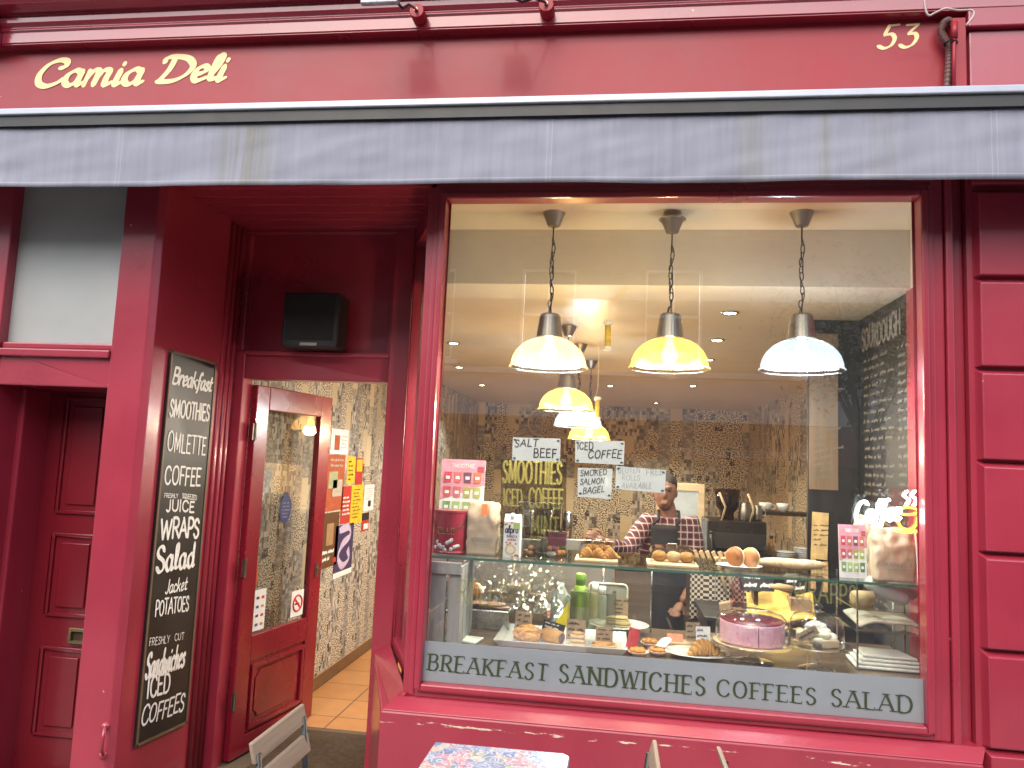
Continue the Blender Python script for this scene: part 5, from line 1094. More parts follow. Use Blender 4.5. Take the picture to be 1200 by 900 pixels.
tag(MB().grid(lambda u,v: V((xa+.02+.25*u, .30+.22*v, zm+.012+.07*math.sin(u*3.14)*(1-.5*v)*.4+.02*v+.006*math.sin(u*9))), 14, 8).build('paper_sack', pm('pale_sack',(.55,.49,.41),.7,bump=.4,bs=25), None, smooth=True, solid=.012), 'pale flat paper sack on the middle acrylic shelf', 'paper sack')
q = PZ(1040,785,DZ)
for k in range(4): tag(MB().prism([(xa-.0+.012*k,.29+.008*k,DZ+.003+k*.014),(xb-.01-.012*k,.28+.006*k,DZ+.003+k*.014),(xb-.012-.02*k,.47-.01*k,DZ+.003+k*.014),(xa+.02+.012*k,.49-.01*k,DZ+.003+k*.014)], (0,0,.012)).build('napkin_pack', PW, bevel=.005), ('white folded napkin pack at the bottom of the corner stack','white folded napkin pack second from the bottom of the corner stack','white folded napkin pack third from the bottom of the corner stack','white folded napkin pack on top of the corner stack')[k], 'napkins', 'white napkin packs in the corner')
# left end: grey crate, salad trays, film, bottles
CR = thing('grey_crate', 'upright grey weathered wooden crate at the left end of the window', 'crate', (-.65,.16,DZ))
for a, b_ in ((504,522),(525,540)):
    x0, x1 = P(a,700,.12).x, P(b_,700,.12).x; MB().box(x0,x1,.12,.132,DZ,SZ-.06).build('slat', GREYW, CR, bevel=.003)
x0, x1 = P(503,660,.115).x, P(541,660,.115).x; MB().box(x0,x1,.106,.119,SZ-.062,SZ-.012).build('rail', GREYW, CR, bevel=.003)
for k in range(4): MB().box(x1-.011,x1,.135+k*.075,.20+k*.075,DZ,SZ-.03).build('side_slat', GREYW, CR, bevel=.003)
tag(MB().prism([(-.655,.22,DZ+.001),(-.55,.20,DZ+.001),(-.53,.30,DZ+.001),(-.64,.32,DZ+.001)], (0,0,.012)).build('folded_napkin', PW, bevel=.004), 'white folded paper on the counter by the grey crate', 'napkin')
q = P(570,748,.55); BNX = q.x
BN = thing('steel_bin', 'steel food container with sliced meat on top, right of the grey crate', 'food container', (q.x,.55,DZ))
MB().box(q.x-.11,q.x+.11,.50,.70,DZ,DZ+.09).build('bin', STEEL, BN, bevel=.006)
m = MB(); r = random.Random(9)
for k in range(9): m.blob((q.x+r.uniform(-.08,.08),.56+r.uniform(-.04,.06),DZ+.094+k*.0025), (.05,.04,.005), .2, 3, k, 2)
m.build('meat_slice', flat('ham',(.42,.22,.16)), BN, smooth=True)
CN = thing('dark_canister', 'dark grey canister with an orange on top behind the crate', 'canister', (P(556,700,.74).x,.74,DZ)); x = P(556,700,.74).x; zo = P(556,703,.74).z
MB().lathe([(.05,0),(.05,zo-DZ-.01),(.044,zo-DZ),(.001,zo-DZ)], (x,.74,DZ), 24).build('body', pm('slate_grey',(.07,.072,.075),.4), CN, smooth=False)
tag(MB().blob((x,.74,zo+.044), (.044,.044,.042), .03, 3, 1, 4).build('orange', pm('orange_peel',(.78,.22,.015),.4,bump=.4,bs=200), None, smooth=True), 'bright orange fruit at the left of the display', 'orange')
SB = thing('salad_counter', 'steel salad bar with sunken pans behind a slanted glass guard', 'salad counter', (-.40,1.05,0))
MB().box(-.95,-.03,.84,1.30,0,.80).build('cabinet', STEEL, SB); m = MB().box(-.96,-.02,.83,1.31,.80,.815); m.build('worktop', STEEL, SB, bevel=.004)
for k in range(4):
    for j in range(2):
        x = -.86+k*.21; y = .88+j*.21; z = .816; m = MB()
        m.box(x,x+.18,y,y+.012,z,z+.03).box(x,x+.18,y+.168,y+.18,z,z+.03).box(x,x+.012,y+.012,y+.168,z,z+.03).box(x+.168,x+.18,y+.012,y+.168,z,z+.03); pn_ = m.build('pan', STEEL, SB, bevel=.003)
        MB().blob((x+.09,y+.09,z+.015), (.075,.075,.022), .35, 4, k+j*5, 3).build('pan_filling', flat('salad%d' % ((k+j) % 4), ((.30,.32,.16),(.50,.44,.33),(.40,.12,.08),(.44,.42,.40))[(k+j) % 4]), pn_, smooth=True)
ga, gb = P(545,742,.84), P(618,655,.84)
MB().prism([(-.95,.84,.90),(-.03,.84,.90),(-.03,1.10,1.19),(-.95,1.10,1.19)], (0,.006,.004)).build('glass_guard', CGLASS, SB)
MB().tube([(-.03,.83,.815),(-.03,.83,.90),(-.03,1.10,1.19)], .006, 8).tube([(-.50,.83,.815),(-.50,.83,.90),(-.50,1.10,1.19)], .006, 8).build('guard_post', STEEL, SB, smooth=True)
MB().box(-1.10,.02,1.36,1.40,.0,1.19).build('grey_panel', pm('grey_laminate',(.22,.22,.215),.4), SB)
def fmf(u, v):
    p = V((-.66+.44*u, .60+.16*v, DZ+.06+.28*v)); n_ = noise.noise(V((u*7,v*6,2)))*.05+noise.noise(V((u*19,v*17,5)))*.022; return p+V((.03*noise.noise(V((v*5,u*3,9))),n_,n_*.8))
tag(MB().grid(fmf, 34, 26).build('plastic_film', FILM, None), 'crumpled shiny clear plastic film draped behind the yellow rolls lettering', 'plastic film')
for i, (px_, py_, lb_) in enumerate(((590,712,'brown wrapped roll under the clear film, left'),(607,692,'brown wrapped roll under the clear film, right'))):
    q = P(px_, py_, .76); roll((q.x-.06,.78,q.z),(q.x+.06,.78,q.z+.01), .03, lb_, BAGP)
tag(MB().box(-.60,-.30,.755,.80,DZ,DZ+.13).build('food_box', KRAFT, bevel=.004), 'brown food box under the clear film', 'box')
# bottles behind the tray
q = PZ(680,731,DZ); yb = .66; x = P(680,700,yb).x; GB = thing('green_bottle', 'bright green squeezy bottle with a green cap behind the tray', 'bottle', (x,yb,DZ)); zt2 = P(680,672,yb).z-DZ
MB().lathe([(.040,0),(.044,.006),(.044,zt2*.60),(.036,zt2*.74),(.022,zt2*.80),(.001,zt2*.80)], (x,yb,DZ), 28).build('body', pm('lime_plastic',(.33,.47,.05),.25,coat=.5), GB, smooth=True)
MB().lathe([(.024,zt2*.79),(.026,zt2*.98),(.022,zt2),(.001,zt2)], (x,yb,DZ), 24).build('cap', pm('green_cap',(.25,.47,.05),.35), GB, smooth=True)
MB().lathe([(.0445,.01),(.0445,zt2*.42)], (x,yb,DZ), 28, cap=False).build('sleeve', flat('label_green',(.42,.44,.22)), GB, smooth=True)
x = P(657,700,.74).x; MJ = thing('milk_jug', 'translucent white plastic milk jug left of the green bottle', 'jug', (x,.74,DZ)); zj = P(657,683,.74).z-DZ
MB().lathe([(.050,0),(.056,.008),(.056,zj*.55),(.045,zj*.72),(.020,zj*.92),(.020,zj),(.001,zj)], (x,.74,DZ), 20, sx=.85).build('body', pm('milky_plastic',(.58,.63,.65),.3,coat=.3), MJ, smooth=True)
MB().tube([(x+.035,.70,DZ+zj*.75),(x+.062,.70,DZ+zj*.62),(x+.058,.70,DZ+zj*.38)], .008, 8).build('handle', pm('milky_plastic',(.58,.63,.65),.3,coat=.3), MJ, smooth=True)
for i, (px_, z1, lb_) in enumerate(((697,.20,'small white capped bottle right of the green one'),(706,.19,'small white capped spice bottle farther right of the green one'))):
    x = P(px_,700,.76).x; t = thing('small_bottle', lb_, 'bottle', (x,.76,DZ), 'small bottles behind the tray')
    MB().lathe([(.020,0),(.022,.005),(.022,z1*.7),(.014,z1*.82),(.001,z1*.82)], (x,.76,DZ), 18).build('body', (flat('dressing',(.48,.40,.22)), flat('spice',(.42,.42,.40)))[i], t, smooth=True)
    MB().lathe([(.016,z1*.8),(.017,z1),(.001,z1)], (x,.76,DZ), 18).build('cap', PAPERW, t, smooth=True)
q = P(660,722,.62); tag(MB().prism([(q.x-.055,.58,DZ),(q.x+.03,.58,DZ),(q.x+.026,.58,DZ+.135)], (.0,.03,.0)).build('yellow_pouch', pm('bright_yellow',(.80,.62,.01),.4), bevel=.006), 'bright yellow triangular pouch in front of the milk jug', 'pouch')
xa_, xb_ = P(668,710,.56).x, P(722,710,.56).x; tub(xa_,xb_,.57,.62,DZ,P(700,695,.57).z,'cloudy_tub','cloudy clear plastic tub in front of the green bottle',mat=glass('cloudy_plastic',(.86,.87,.84),1.5,.2))
tr = thing('rounded_tray', 'grey tray with a pale rounded rim standing on edge behind the bottles', 'tray', (P(712,700,.80).x,.79,DZ)); x0, x1 = P(690,700,.78).x, P(735,700,.78).x; z1 = P(712,684,.78).z
rp_ = [(x0,.785,DZ)]+[(x0+.02*(1-math.cos(t)),.785,z1-.02+.02*math.sin(t)) for t in (0,.5,1.0,1.57)]+[(x1-.02+.02*math.sin(t),.785,z1-.02+.02*math.cos(t)) for t in (0,.5,1.0,1.57)]+[(x1,.785,DZ)]
MB().prism(rp_, (0,.006,0)).build('tray_base', pm('tray_grey',(.30,.28,.25),.5), tr); MB().tube([(a,b_-.002,c_) for a,b_,c_ in rp_], .005, 6).build('rim', CREAM, tr, smooth=True)
DP = thing('dark_wood_cabinet', 'low dark wooden cabinet left of the shopkeeper', 'cabinet', (.06,1.5,0)); MB().box(.03,.24,1.36,1.45,0,1.04).build('body', wood('walnut',(.07,.05,.035),(.14,.10,.07),'x',.5), DP, bevel=.003); MB().box(.02,.25,1.35,1.46,1.0405,1.055).build('top', DARKW, DP, bevel=.003)
# ------------------------------------------------------------------ right hand menu wall
MBD = thing('wall_menu_board', 'black wall menu covered with rows of white chalk writing, inside the right end of the window', 'menu board', (1.335,.7,1.1))
MB().box(1.326,1.338,.115,1.285,1.10,2.475).build('board', BOARD, MBD)
XM = 1.3255; CHM = pm('dim_chalk', (.17,.155,.125), .8)
sx_ = lambda y, z: (XM,y,z)
lettering(MBD, [('SOURDOUGH', sx_(1.24,2.30), V((0,-.55,0)), V((0,0,.11)), dict(thick=.17,track=.1,jit=.05)), ('Jacket', sx_(.50,2.30), V((0,-.32,0)), V((0,0,.15)), dict(thick=.13,track=.03))], pm('grey_chalk', (.19,.18,.165), .8), nrm=(-1,0,0))
scribble(MBD, sx_(1.24,2.26), (0,-.44,0), (0,0,-1.12), 24, CHM, (-1,0,0), 'writing', 1.0, 41, .13); scribble(MBD, sx_(.74,2.26), (0,-.18,0), (0,0,-1.12), 26, CHM, (-1,0,0), 'writing', 1.0, 45, .14); scribble(MBD, sx_(.52,2.24), (0,-.38,0), (0,0,-1.1), 24, CHM, (-1,0,0), 'writing', 1.0, 42, .14)
PT = thing('partition_panel', 'black partition panel with a brown chalked strip facing the street at the right', 'partition', (1.24,1.33,0))
MB().box(1.06,1.34,1.305,1.33,.0,2.478).build('panel', BOARD, PT)
MB().box(1.065,1.215,1.295,1.3045,1.54,2.40).build('brown_strip', wood('brown_board',(.14,.09,.05),(.24,.16,.09),'z',.6), PT)
scribble(PT, (1.075,1.2945,2.36), (.13,0,.03), (0,0,-.78), 22, CHM, (0,-1,0), 'writing', .95, 43, .14)
q = P(961,628,1.29); nt = tag(MB().obox((q.x,1.297,q.z), (.043,0,-.002), (0,.001,0), (.004,0,.125)).build('yellow_notice', flat('cream_notice',(.66,.46,.20))), 'cream paper notice pinned on the black partition', 'notice'); scribble(nt, (q.x-.034,1.2955,q.z+.07), (.07,0,0), (0,0,-.13), 5, INK, (0,-1,0), 'writing', .9, 44, .1)
for i, (px_, py_) in enumerate(((954,668),(968,672))): q = P(px_,py_,1.28); t_ = tag(MB().box(q.x-.012,q.x+.012,1.29,1.3005,q.z-.10,q.z+.06).build('orange_tag', flat('tag_orange',(.66,.36,.16))), ('narrow orange tag on the black partition, left one','narrow orange tag on the black partition, right one')[i], 'tag', 'orange tags on the partition'); MB().box(q.x-.007,q.x+.007,1.2888,1.2899,q.z+.0,q.z+.04).build('red_mark', RB, t_)
# coffee station at the back right
CO = thing('coffee_counter', 'dark counter of the coffee station at the back right', 'counter', (1.2,2.8,0)); MB().box(.66,1.88,2.6,3.2,0,.90).build('cabinet', DARKW, CO); MB().box(.64,1.89,2.57,3.22,.90,.925).build('worktop', BLACK, CO, bevel=.004)
CM = thing('coffee_machine', 'dark chromed espresso machine with levers at the back right', 'coffee machine', (.92,2.85,.925))
MB().box(.70,1.12,2.70,3.10,1.00,1.26).box(.72,1.10,2.72,3.08,.925,.95).box(.72,1.10,2.95,3.08,.95,1.0).build('body', pm('machine_dark',(.04,.03,.025),.25,.5), CM, bevel=.015)
MB().box(.71,1.11,2.69,2.70,1.06,1.17).build('front_plate', pm('machine_panel', (.10,.09,.08), .3, .8, var=.05), CM)
for k in range(2): gx = .80+k*.2; MB().lathe([(.034,0),(.034,.05)], (gx,2.68,.985), 16).tube([(gx,2.67,1.0),(gx-.05,2.56,.985)], .011, 8).build('group_head', STEEL, CM, smooth=True); MB().tube([(gx,2.72,1.24),(gx+.02,2.66,1.36),(gx-.03,2.62,1.46)], .008, 8).build('lever', PALEW, CM, smooth=True)
GRN = thing('coffee_grinder', 'coffee grinder with a brown bean hopper beside the machine', 'grinder', (.86,2.85,1.26)); MB().lathe([(.05,0),(.05,.05),(.085,.09),(.095,.22),(.001,.225)], (.86,2.85,1.262), 24).build('hopper', glass('brown_hopper',(.28,.13,.07),1.5), GRN, smooth=True); MB().lathe([(.045,.05),(.078,.09),(.082,.17),(.001,.18)], (.86,2.85,1.264), 20).build('beans', pm('coffee_beans',(.03,.014,.008),.5,bump=.8,bs=120), GRN, smooth=True)
for i, (x, y, n, lb_) in enumerate(((1.26,2.75,9,'stack of white saucers on the coffee counter, left stack'),(1.40,2.80,11,'stack of white plates on the coffee counter, right stack'))):
    for k in range(n): plate((x,y,.925+k*.014), .075, 'white plate in the '+('left' if i == 0 else 'right')+' stack on the coffee counter', group=lb_)
for k in range(6): o = MB().lathe([(.028,0),(.036,.03),(.037,.05),(.035,.05),(.027,.004),(.001,.004)], (1.12,2.62,.925+.026*k), 16).build('glass_cup', glass('cup_glass',(.85,.86,.86),1.5), None, smooth=True); tag(o, 'clear glass cup in the leaning tower by the espresso machine', 'cup', 'stacked glass cups by the machine')
CS = thing('cup_shelf', 'dark wall shelf with white cups above the coffee station', 'shelf', (1.5,3.1,1.32)); MB().box(1.05,1.88,2.95,3.2,1.30,1.325).build('board', DARKW, CS); MB().box(1.06,1.09,3.16,3.20,.925,1.30).box(1.84,1.87,3.16,3.20,.925,1.30).build('bracket', DARKW, CS)
for k in range(2):
    x = 1.17+k*.13; t = thing('white_cup', ('white cup on the dark shelf, nearest the machine','white cup on the dark shelf, farther right','x')[k], 'cup', (x,3.02,1.325), 'white cups on the dark shelf'); MB().lathe([(.025,0),(.044,.03),(.05,.065),(.046,.065),(.04,.03),(.001,.006)], (x,3.02,1.325), 20).build('bowl', WHITE, t, smooth=True); MB().ring((x+.055,3.02,1.36), .018, .004, (0,1,0), 14, 6).build('handle', WHITE, t, smooth=True)
for i, (x, y, h, rr_, mt, lb_) in enumerate(((.98,2.80,.13,.042,DSTEEL,'steel milk jug on top of the espresso machine, left of two'),(1.08,2.86,.11,.038,DSTEEL,'steel milk jug on top of the espresso machine, right of two'),(.72,2.62,.24,.032,BLACK,'dark syrup bottle at the left end of the coffee counter'),(1.16,2.74,.22,.03,flat('amber_syrup',(.30,.13,.02)),'amber syrup bottle on the coffee counter beside the machine'),(1.60,2.75,.20,.05,DARKW,'dark coffee canister at the right end of the coffee counter'))):
    z = 1.262 if i < 2 else .925
    t = thing(('milk_jug','milk_jug','syrup_bottle','syrup_bottle','coffee_canister')[i], lb_, ('jug','jug','bottle','bottle','canister')[i], (x,y,z))
    MB().lathe([(rr_*.9,0),(rr_,.01),(rr_,h*.6),(rr_*(.8 if i < 2 else .45 if i < 4 else 1),h*.85),(rr_*(.85 if i < 2 else .4 if i < 4 else 1),h),(.001,h)], (x,y,z), 18).build('vessel', mt, t, smooth=i < 4)
    if i < 2: MB().tube([(x+rr_*.95,y,z+h*.8),(x+rr_*1.6,y,z+h*.65),(x+rr_*1.5,y,z+h*.3),(x+rr_*.98,y,z+h*.2)], .006, 7).build('handle', mt, t, smooth=True)
    else: MB().lathe([(rr_*.5,0),(rr_*.5,.02),(.001,.022)], (x,y,z+h), 14).build('stopper', BLACK, t, smooth=True)
GC = thing('glazed_cabinet', 'pale wooden framed cabinet with a frosted glass front behind the shopkeeper', 'cabinet', (.575,3.5,0)); m = MB().box(.39,.44,3.4,3.44,0,1.50).box(.71,.76,3.4,3.44,0,1.50).box(.44,.71,3.4,3.44,1.44,1.50).box(.44,.71,3.4,3.44,0,.2).box(.39,.76,3.44,3.8,0,1.49); m.build('frame', PALEW, GC, bevel=.004); MB().box(.44,.71,3.41,3.425,.2,1.44).build('frosted_pane', pm('cool_frosted',(.42,.46,.47),.35,coat=.3), GC)
# left interior: table hint and jars on the far side
LS = thing('side_counter', 'dark shelf unit with jars near the left wall inside', 'shelf unit', (-.9,2.6,0)); MB().box(-.62,-.30,2.5,2.9,0,1.15).build('body', DARKW, LS, bevel=.004); r = random.Random(3)
for k in range(7): MB().lathe([(.03,0),(.034,.01),(.034,.08),(.02,.1),(.02,.12),(.001,.12)], (-.58+.045*k,2.58+.1*(k % 2),1.15), 16).build('jar', (STEEL, glass('jar_glass',(.8,.7,.55),1.5), BLACK)[k % 3], LS, smooth=True)
# ------------------------------------------------------------------ the shopkeeper
def skin_mesh(pts, edges, sub=2):
    """skin-modifier surface from joints {name: (pos, radius)}"""
    names = list(pts); me = bpy.data.meshes.new('sk'); me.from_pydata([tuple(pts[n][0]) for n in names], [(names.index(a), names.index(b_)) for a, b_ in edges], [])
    o = bpy.data.objects.new('sk', me); COL.objects.link(o); sk = o.modifiers.new('k', 'SKIN'); lay = me.skin_vertices[0].data
    for i, n in enumerate(names):
        rr_ = pts[n][1]; lay[i].radius = (rr_, rr_) if not isinstance(rr_, tuple) else rr_; lay[i].use_root = i == 0
    if sub: s_ = o.modifiers.new('s', 'SUBSURF'); s_.levels = s_.render_levels = sub
    dg = bpy.context.evaluated_depsgraph_get(); m = bpy.data.meshes.new_from_object(o.evaluated_get(dg)); bpy.data.objects.remove(o); return m
def fuse(meshes, name, mat, parent, voxel=.007):
    b_ = bmesh.new()
    for m in meshes: b_.from_mesh(m); bpy.data.meshes.remove(m)
    me = bpy.data.meshes.new(name); b_.to_mesh(me); b_.free(); o = bpy.data.objects.new(name, me); COL.objects.link(o); rm_ = o.modifiers.new('r', 'REMESH'); rm_.mode = 'VOXEL'; rm_.voxel_size = voxel; rm_.use_smooth_shade = True
    sm = o.modifiers.new('sm', 'SMOOTH'); sm.factor = .5; sm.iterations = 4
    dg = bpy.context.evaluated_depsgraph_get(); m = bpy.data.meshes.new_from_object(o.evaluated_get(dg)); bpy.data.objects.remove(o); m.name = name; m.materials.clear(); m.materials.append(mat)
    for p in m.polygons: p.use_smooth = True
    o = bpy.data.objects.new(name, m); COL.objects.link(o)
    if parent: o.parent = parent; o.matrix_parent_inverse = pinv(parent)
    return o
sL, sR = P(757,615,2.02), P(812,617,2.04); eL, wL, hL = P(733,646,1.84), P(709,634,1.68), P(694,629,1.60); eR, wR, hR = P(817,678,2.0), P(799,706,1.78), P(788,722,1.70)
nk = P(783,601,2.03); hd = P(779,577,1.985); pel = V((.345,2.07,.80)); chs = V((.355,2.06,1.125)); wst = V((.35,2.07,.95))
head = MB().blob(hd+V((0,.005,.02)), (.073,.092,.092), .0, 1, 0, 4).blob(hd+V((0,-.004,-.018)), (.066,.082,.080), 0, 1, 0, 4).blob(hd+V((-.003,-.020,-.058)), (.050,.056,.052), .0, 1, 0, 4).blob(hd+V((-.005,-.098,-.012)), (.012,.016,.024), 0, 1, 0, 3).blob(hd+V((-.005,-.085,.030)), (.05,.016,.012), 0, 1, 0, 3)
head.blob(hd+V((-.005,-.083,-.060)), (.024,.010,.006), 0, 1, 0, 3).blob(hd+V((-.005,-.080,-.073)), (.021,.010,.006), 0, 1, 0, 3).blob(hd+V((.074,.012,-.005)), (.010,.020,.030), 0, 1, 0, 3).blob(hd+V((-.074,.012,-.005)), (.010,.020,.030), 0, 1, 0, 3)
hm = bpy.data.meshes.new('h'); head.b.to_mesh(hm); head.b.free()
def hand(w, h_, flatv, side):
    """palm, four bent fingers and a thumb as joints from wrist w towards h_"""
    d = (h_-w).normalized(); s_ = V(flatv).normalized(); s_ = (s_-d*s_.dot(d)).normalized(); n_ = d.cross(s_); pts = {'w': (w,.026), 'p': (w+d*.05,(.036,.018)), 'k': (w+d*.085,(.036,.016))}; ed = [('w','p'),('p','k')]; ms = [(pts, ed)]
    for i, (off, l) in enumerate(((-.030,.062),(-.010,.074),(.011,.070),(.030,.054))):
        a = w+d*.075+s_*off; ms.append(({'a': (a,.009), 'b': (a+d*l*.5+n_*.006,.0085), 'c': (a+d*l*.8+n_*.020,.008), 'e': (a+d*l+n_*.034,.007)}, [('a','b'),('b','c'),('c','e')]))
    a = w+d*.03+s_*(-.026*side); ms.append(({'a': (a,.012), 'b': (a+d*.025-s_*.022*side+n_*.006,.010), 'e': (a+d*.055-s_*.026*side+n_*.016,.008)}, [('a','b'),('b','e')]))
    return [skin_mesh(p, e, 2) for p, e in ms]
MAN = thing('shopkeeper', 'man in a plaid shirt and black apron standing behind the display, one arm reaching left', 'person', (.35,2.05,0))
flr = 0.0
body = {'pel': (pel,(.14,.10)), 'wst': (wst,(.13,.10)), 'chs': (chs,(.15,.105)), 'nb': (nk+V((0,.02,-.04)),.068), 'nk': (nk+V((0,.01,.01)),.058), 'hd': (hd+V((0,.02,-.02)),.055), 'sL': (sL,.055), 'eL': (eL,.040), 'wL': (wL,.026), 'sR': (sR,.055), 'eR': (eR,.042), 'wR': (wR,.028),
        'hpL': (pel+V((-.085,0,-.06)),.085), 'knL': (V((.25,2.05,.45)),.058), 'anL': (V((.25,2.07,.07)),.038), 'hpR': (pel+V((.085,0,-.06)),.085), 'knR': (V((.45,2.05,.45)),.058), 'anR': (V((.46,2.07,.07)),.038)}
be = [('pel','wst'),('wst','chs'),('chs','nb'),('nb','nk'),('nk','hd'),('chs','sL'),('sL','eL'),('eL','wL'),('chs','sR'),('sR','eR'),('eR','wR'),('pel','hpL'),('hpL','knL'),('knL','anL'),('pel','hpR'),('hpR','knR'),('knR','anR')]
fuse([skin_mesh(body, be, 2), hm]+hand(wL, hL, (0,0,1), -1)+hand(wR, hR, (1,.2,0), -1), 'body', SKIN, MAN, .0065)
PLD = plaid(); k_ = lambda a, b_, t: a.lerp(b_, t)
sh_ = {'wst': (wst+V((0,0,-.08)),(.165,.125)), 'mid': (wst+V((0,0,.06)),(.160,.120)), 'chs': (chs,(.172,.125)), 'nb': (nk+V((0,.02,-.055)),.078), 'sL': (sL+V((0,0,.010)),.078), 'uL': (k_(sL,eL,.5),.064), 'eL': (eL,.056), 'cL': (k_(eL,wL,.75),.043), 'sR': (sR+V((0,0,.010)),.080), 'uR': (k_(sR,eR,.5),.068), 'eR': (k_(sR,eR,.97),.060), 'cR': (k_(eR,wR,.18),.055)}
fuse([skin_mesh(sh_, [('wst','mid'),('mid','chs'),('chs','nb'),('chs','sL'),('sL','uL'),('uL','eL'),('eL','cL'),('chs','sR'),('sR','uR'),('uR','eR'),('eR','cR')], 2)], 'plaid_shirt', PLD, MAN, .008)
cl = MB().ring(nk+V((.0,.0,-.035)), .068, .016, (0,-.25,1), 24, 8).obox(nk+V((-.03,-.075,-.055)), (.026,0,-.012), (0,.004,.003), (.006,0,.02)).obox(nk+V((.03,-.075,-.055)), (.026,0,.012), (0,.004,.003), (-.006,0,.02)); cl.build('collar', PLD, MAN, smooth=False)
tr_ = {'pel': (pel+V((0,0,.04)),(.155,.115)), 'hpL': (pel+V((-.085,0,-.06)),.098), 'knL': (V((.25,2.05,.45)),.078), 'anL': (V((.25,2.07,.09)),.07), 'hpR': (pel+V((.085,0,-.06)),.098), 'knR': (V((.45,2.05,.45)),.078), 'anR': (V((.46,2.07,.09)),.07)}
fuse([skin_mesh(tr_, [('pel','hpL'),('hpL','knL'),('knL','anL'),('pel','hpR'),('hpR','knR'),('knR','anR')], 2)], 'trousers', DENIM, MAN, .009)
for x in (.25,.46): MB().blob((x,2.02,.04), (.05,.135,.045), .05, 2, 1, 3).build('shoe', BLACK, MAN, smooth=True)
def apf(u, v):
    z = 1.262-.79*v; hw = .082 if v < .22 else min(.19, .078+(v-.22)*.9); a = (u-.5)*2; x = .335+a*hw; rr_ = .20-.015*(v < .3); y = 2.03-math.sqrt(max(.0, rr_**2-(a*hw)**2*.75))+.006*math.sin(u*14+v*7)*v; return V((x,y+.02,z))
MB().grid(apf, 22, 26).build('apron', BLACKC, MAN, smooth=True, solid=.004)
ap0, ap1 = apf(0,0), apf(1,0)
MB().tube([ap0+V((.008,0,0)), V((nk.x-.066,1.885,1.30)), nk+V((-.066,-.075,-.045)), nk+V((-.066,-.02,.012)), nk+V((-.05,.06,.01))], .010, 6, squash=(0,-1,.2)).tube([ap1+V((-.008,0,0)), V((nk.x+.058,1.885,1.30)), nk+V((.066,-.075,-.045)), nk+V((.066,-.02,.012)), nk+V((.05,.06,.01))], .010, 6, squash=(0,-1,.2)).build('apron_strap', BLACKC, MAN, smooth=True)
hr = MB().blob(hd+V((0,.022,.045)), (.081,.096,.086), .05, 6, 3, 4); 
for v in list(hr.b.verts):
    if (v.co.z < hd.z+.055 and v.co.y < hd.y-.030) or (v.co.z < hd.z-.01 and v.co.y < hd.y+.03): v.co = v.co.lerp(hd+V((0,.03,.04)), .4)
hr.build('hair', HAIR, MAN, smooth=True)
for s_ in (-1,1): MB().blob(hd+V((.028*s_-.005,-.080,.012)), (.011,.007,.006), 0, 1, 0, 2).build('eye', pm('dark_eye',(.02,.015,.012),.2), MAN, smooth=True); MB().blob(hd+V((.028*s_-.005,-.094,.034)), (.018,.006,.004), 0, 1, 0, 2).build('eyebrow', HAIR, MAN, smooth=True)
# ------------------------------------------------------------------ across the street
OB = thing('opposite_building', 'brick terrace with white window frames and a dark red shop front, mirrored in the window', 'building', (0,-13,0)); YO = -12.9
obp = lambda mb, n, m, **k: mb.build(n, m, OB, **k)
STUC = pm('white_stucco', (.80,.80,.79), .8, vs=1.2)
wl = MB(); WXS = [-9.6,-6.9,-4.2,-1.5,1.2,6.6,9.3,12]
edges_ = [-16]+[e for c in WXS for e in (c-.6,c+.6)]+[16]
for i in range(0, len(edges_), 2): wl.box(edges_[i],edges_[i+1],YO-.4,YO,4.25,6.3)
wl.box(-16,16,YO-.4,YO,4.05,4.25).box(-16,16,YO-.4,YO,6.3,7.4); obp(wl, 'brick_wall', BRICK)
obp(MB().box(-16,16,YO-.4,YO+.18,3.92,4.05), 'string_course', STUC, bevel=.02); obp(MB().box(-16,16,YO-.4,YO+.06,3.02,3.918), 'stucco_band', STUC)
of = obp(MB().box(-16,16,YO-.4,YO+.12,2.2,3.018), 'shop_fascia', paint('far_red_paint', (.16,.008,.02), .35, specks=False))
lettering(of, [('40-42 STOKE NEWINGTON CHURCH STREET', (3.9,YO+.125,2.33), V((-2.9,0,0)), V((0,0,.12)), dict(thick=.14, track=.14))], CHALK, nrm=(0,1,0))
obp(MB().box(-16,16,YO-.6,YO-.4,-.02,2.2), 'dark_shop_window', pm('dark_shop_glass', (.02,.022,.025), .1, coat=1)); 
for c in WXS:
    w = MB(); sash(w, c-.55, c+.55, 4.3, 6.25, .06, YO-.12, YO-.04); w.box(c-.55,c+.55,YO-.1,YO-.06,5.25,5.31).box(c-.02,c+.02,YO-.1,YO-.06,4.3,5.25).box(c-.02,c+.02,YO-.1,YO-.06,5.31,6.25); wo = obp(w, 'window', STUC); MB().box(c-.55,c+.55,YO-.2,YO-.18,4.3,6.25).build('pane', pm('dark_shop_glass', (.02,.022,.025), .1), wo); MB().box(c-.75,c+.75,YO-.02,YO+.1,4.12,4.22).build('sill', STUC, wo)
for x in (-15,-10,-5,.6,5.2,10,15): obp(MB().box(x-.2,x+.2,YO-.4,YO+.05,-.02,2.198), 'shop_pier', DRED)
TL = thing('to_let_board', 'blue and yellow to let board on the brick terrace, mirrored in the frosted pane', 'sign', (-14.1,-12.8,4.2))
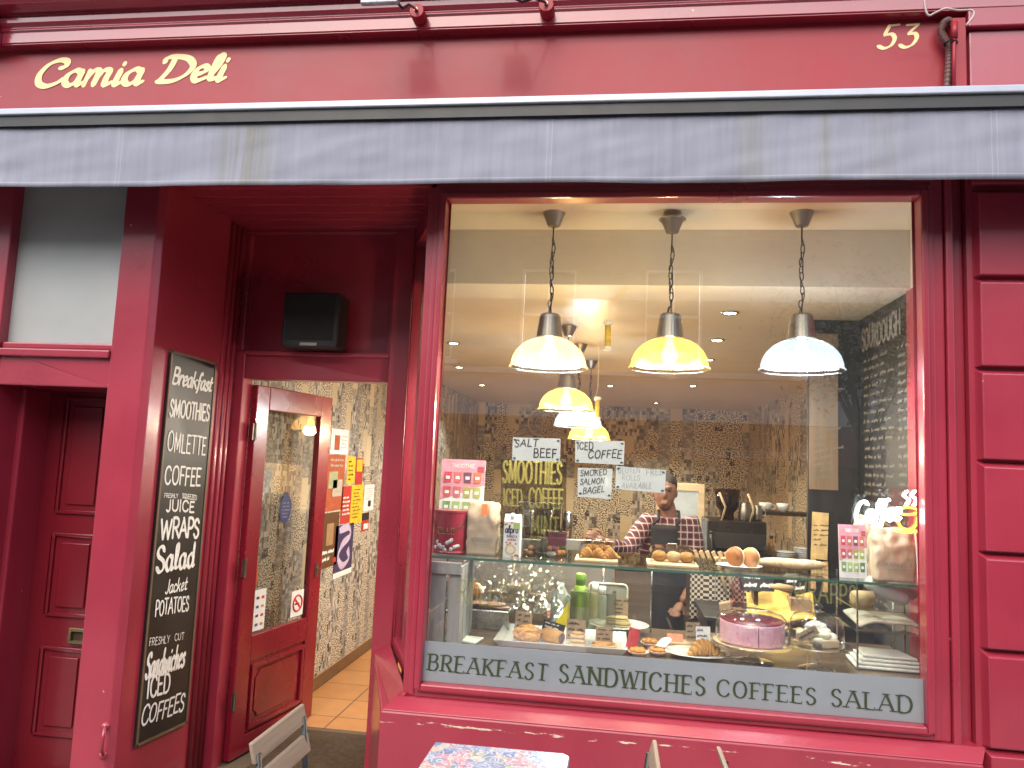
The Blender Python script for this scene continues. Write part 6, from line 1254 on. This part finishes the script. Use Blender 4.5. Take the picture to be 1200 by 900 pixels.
MB().box(-14.5,-13.7,YO-.02,YO+.03,4.58,4.95).build('upper_panel', NV, TL); tlb = MB().box(-14.5,-13.7,YO-.02,YO+.03,4.2,4.579).build('lower_panel', YL, TL)
lettering(tlb, [('TO LET', (-13.78,YO+.031,4.3), V((-.64,0,0)), V((0,0,.18)), dict(thick=.18,track=.12))], NV, nrm=(0,1,0))
TR = thing('street_tree', 'slender street tree mirrored in the right half of the window', 'tree', (4.6,-11.6,0)); r = random.Random(12); BARK = pm('bark', (.06,.05,.04), .9, bump=.6)
tk = MB().tube([(4.6,-11.6,-.02),(4.62,-11.6,1.6),(4.55,-11.6,2.6)], [.12,.09,.075], 10); ends = []
for k in range(8):
    a = k*.8; e = V((4.55+1.3*math.cos(a)*r.uniform(.5,1), -11.6+1.0*math.sin(a), 4.2+r.uniform(-.2,1.6))); mid = V((4.55,-11.6,2.5+.12*k)).lerp(e,.5)+V((0,0,-.15)); tk.tube([(4.56,-11.6,2.2+.12*k), mid, e], [.05,.03,.012], 7); ends += [e, mid.lerp(e,.5), mid]
tk.build('trunk', BARK, TR, smooth=True); lf = MB()
for k in range(1500):
    c = r.choice(ends)+V((r.gauss(0,.42),r.gauss(0,.4),r.gauss(.1,.35))); d = V((r.uniform(-1,1),r.uniform(-1,1),r.uniform(-.8,.3))).normalized()*r.uniform(.05,.1); s_ = d.orthogonal().normalized()*r.uniform(.022,.04); lf.face([c-d, c+s_, c+d, c-s_])
lf.build('crown', pm('leaf_green', (.05,.085,.025), .6, var=.4, vs=3), TR, double=False)
RL = thing('railing', 'black iron railing with hooped tops mirrored in the right of the window', 'railing', (5,-12.2,0)); m = MB()
for k in range(22):
    x = 3.6+k*.14; m.tube([(x,-12.2,-.02),(x,-12.2,1.25)], .011, 6)
    if k % 2 == 0: m.tube([(x,-12.2,1.25),(x+.02,-12.2,1.33),(x+.07,-12.2,1.37),(x+.12,-12.2,1.33),(x+.14,-12.2,1.25)], .011, 6)
m.tube([(3.5,-12.2,1.1),(6.7,-12.2,1.1)], .014, 6).tube([(3.5,-12.2,.15),(6.7,-12.2,.15)], .014, 6); m.build('bars', BLACK, RL)
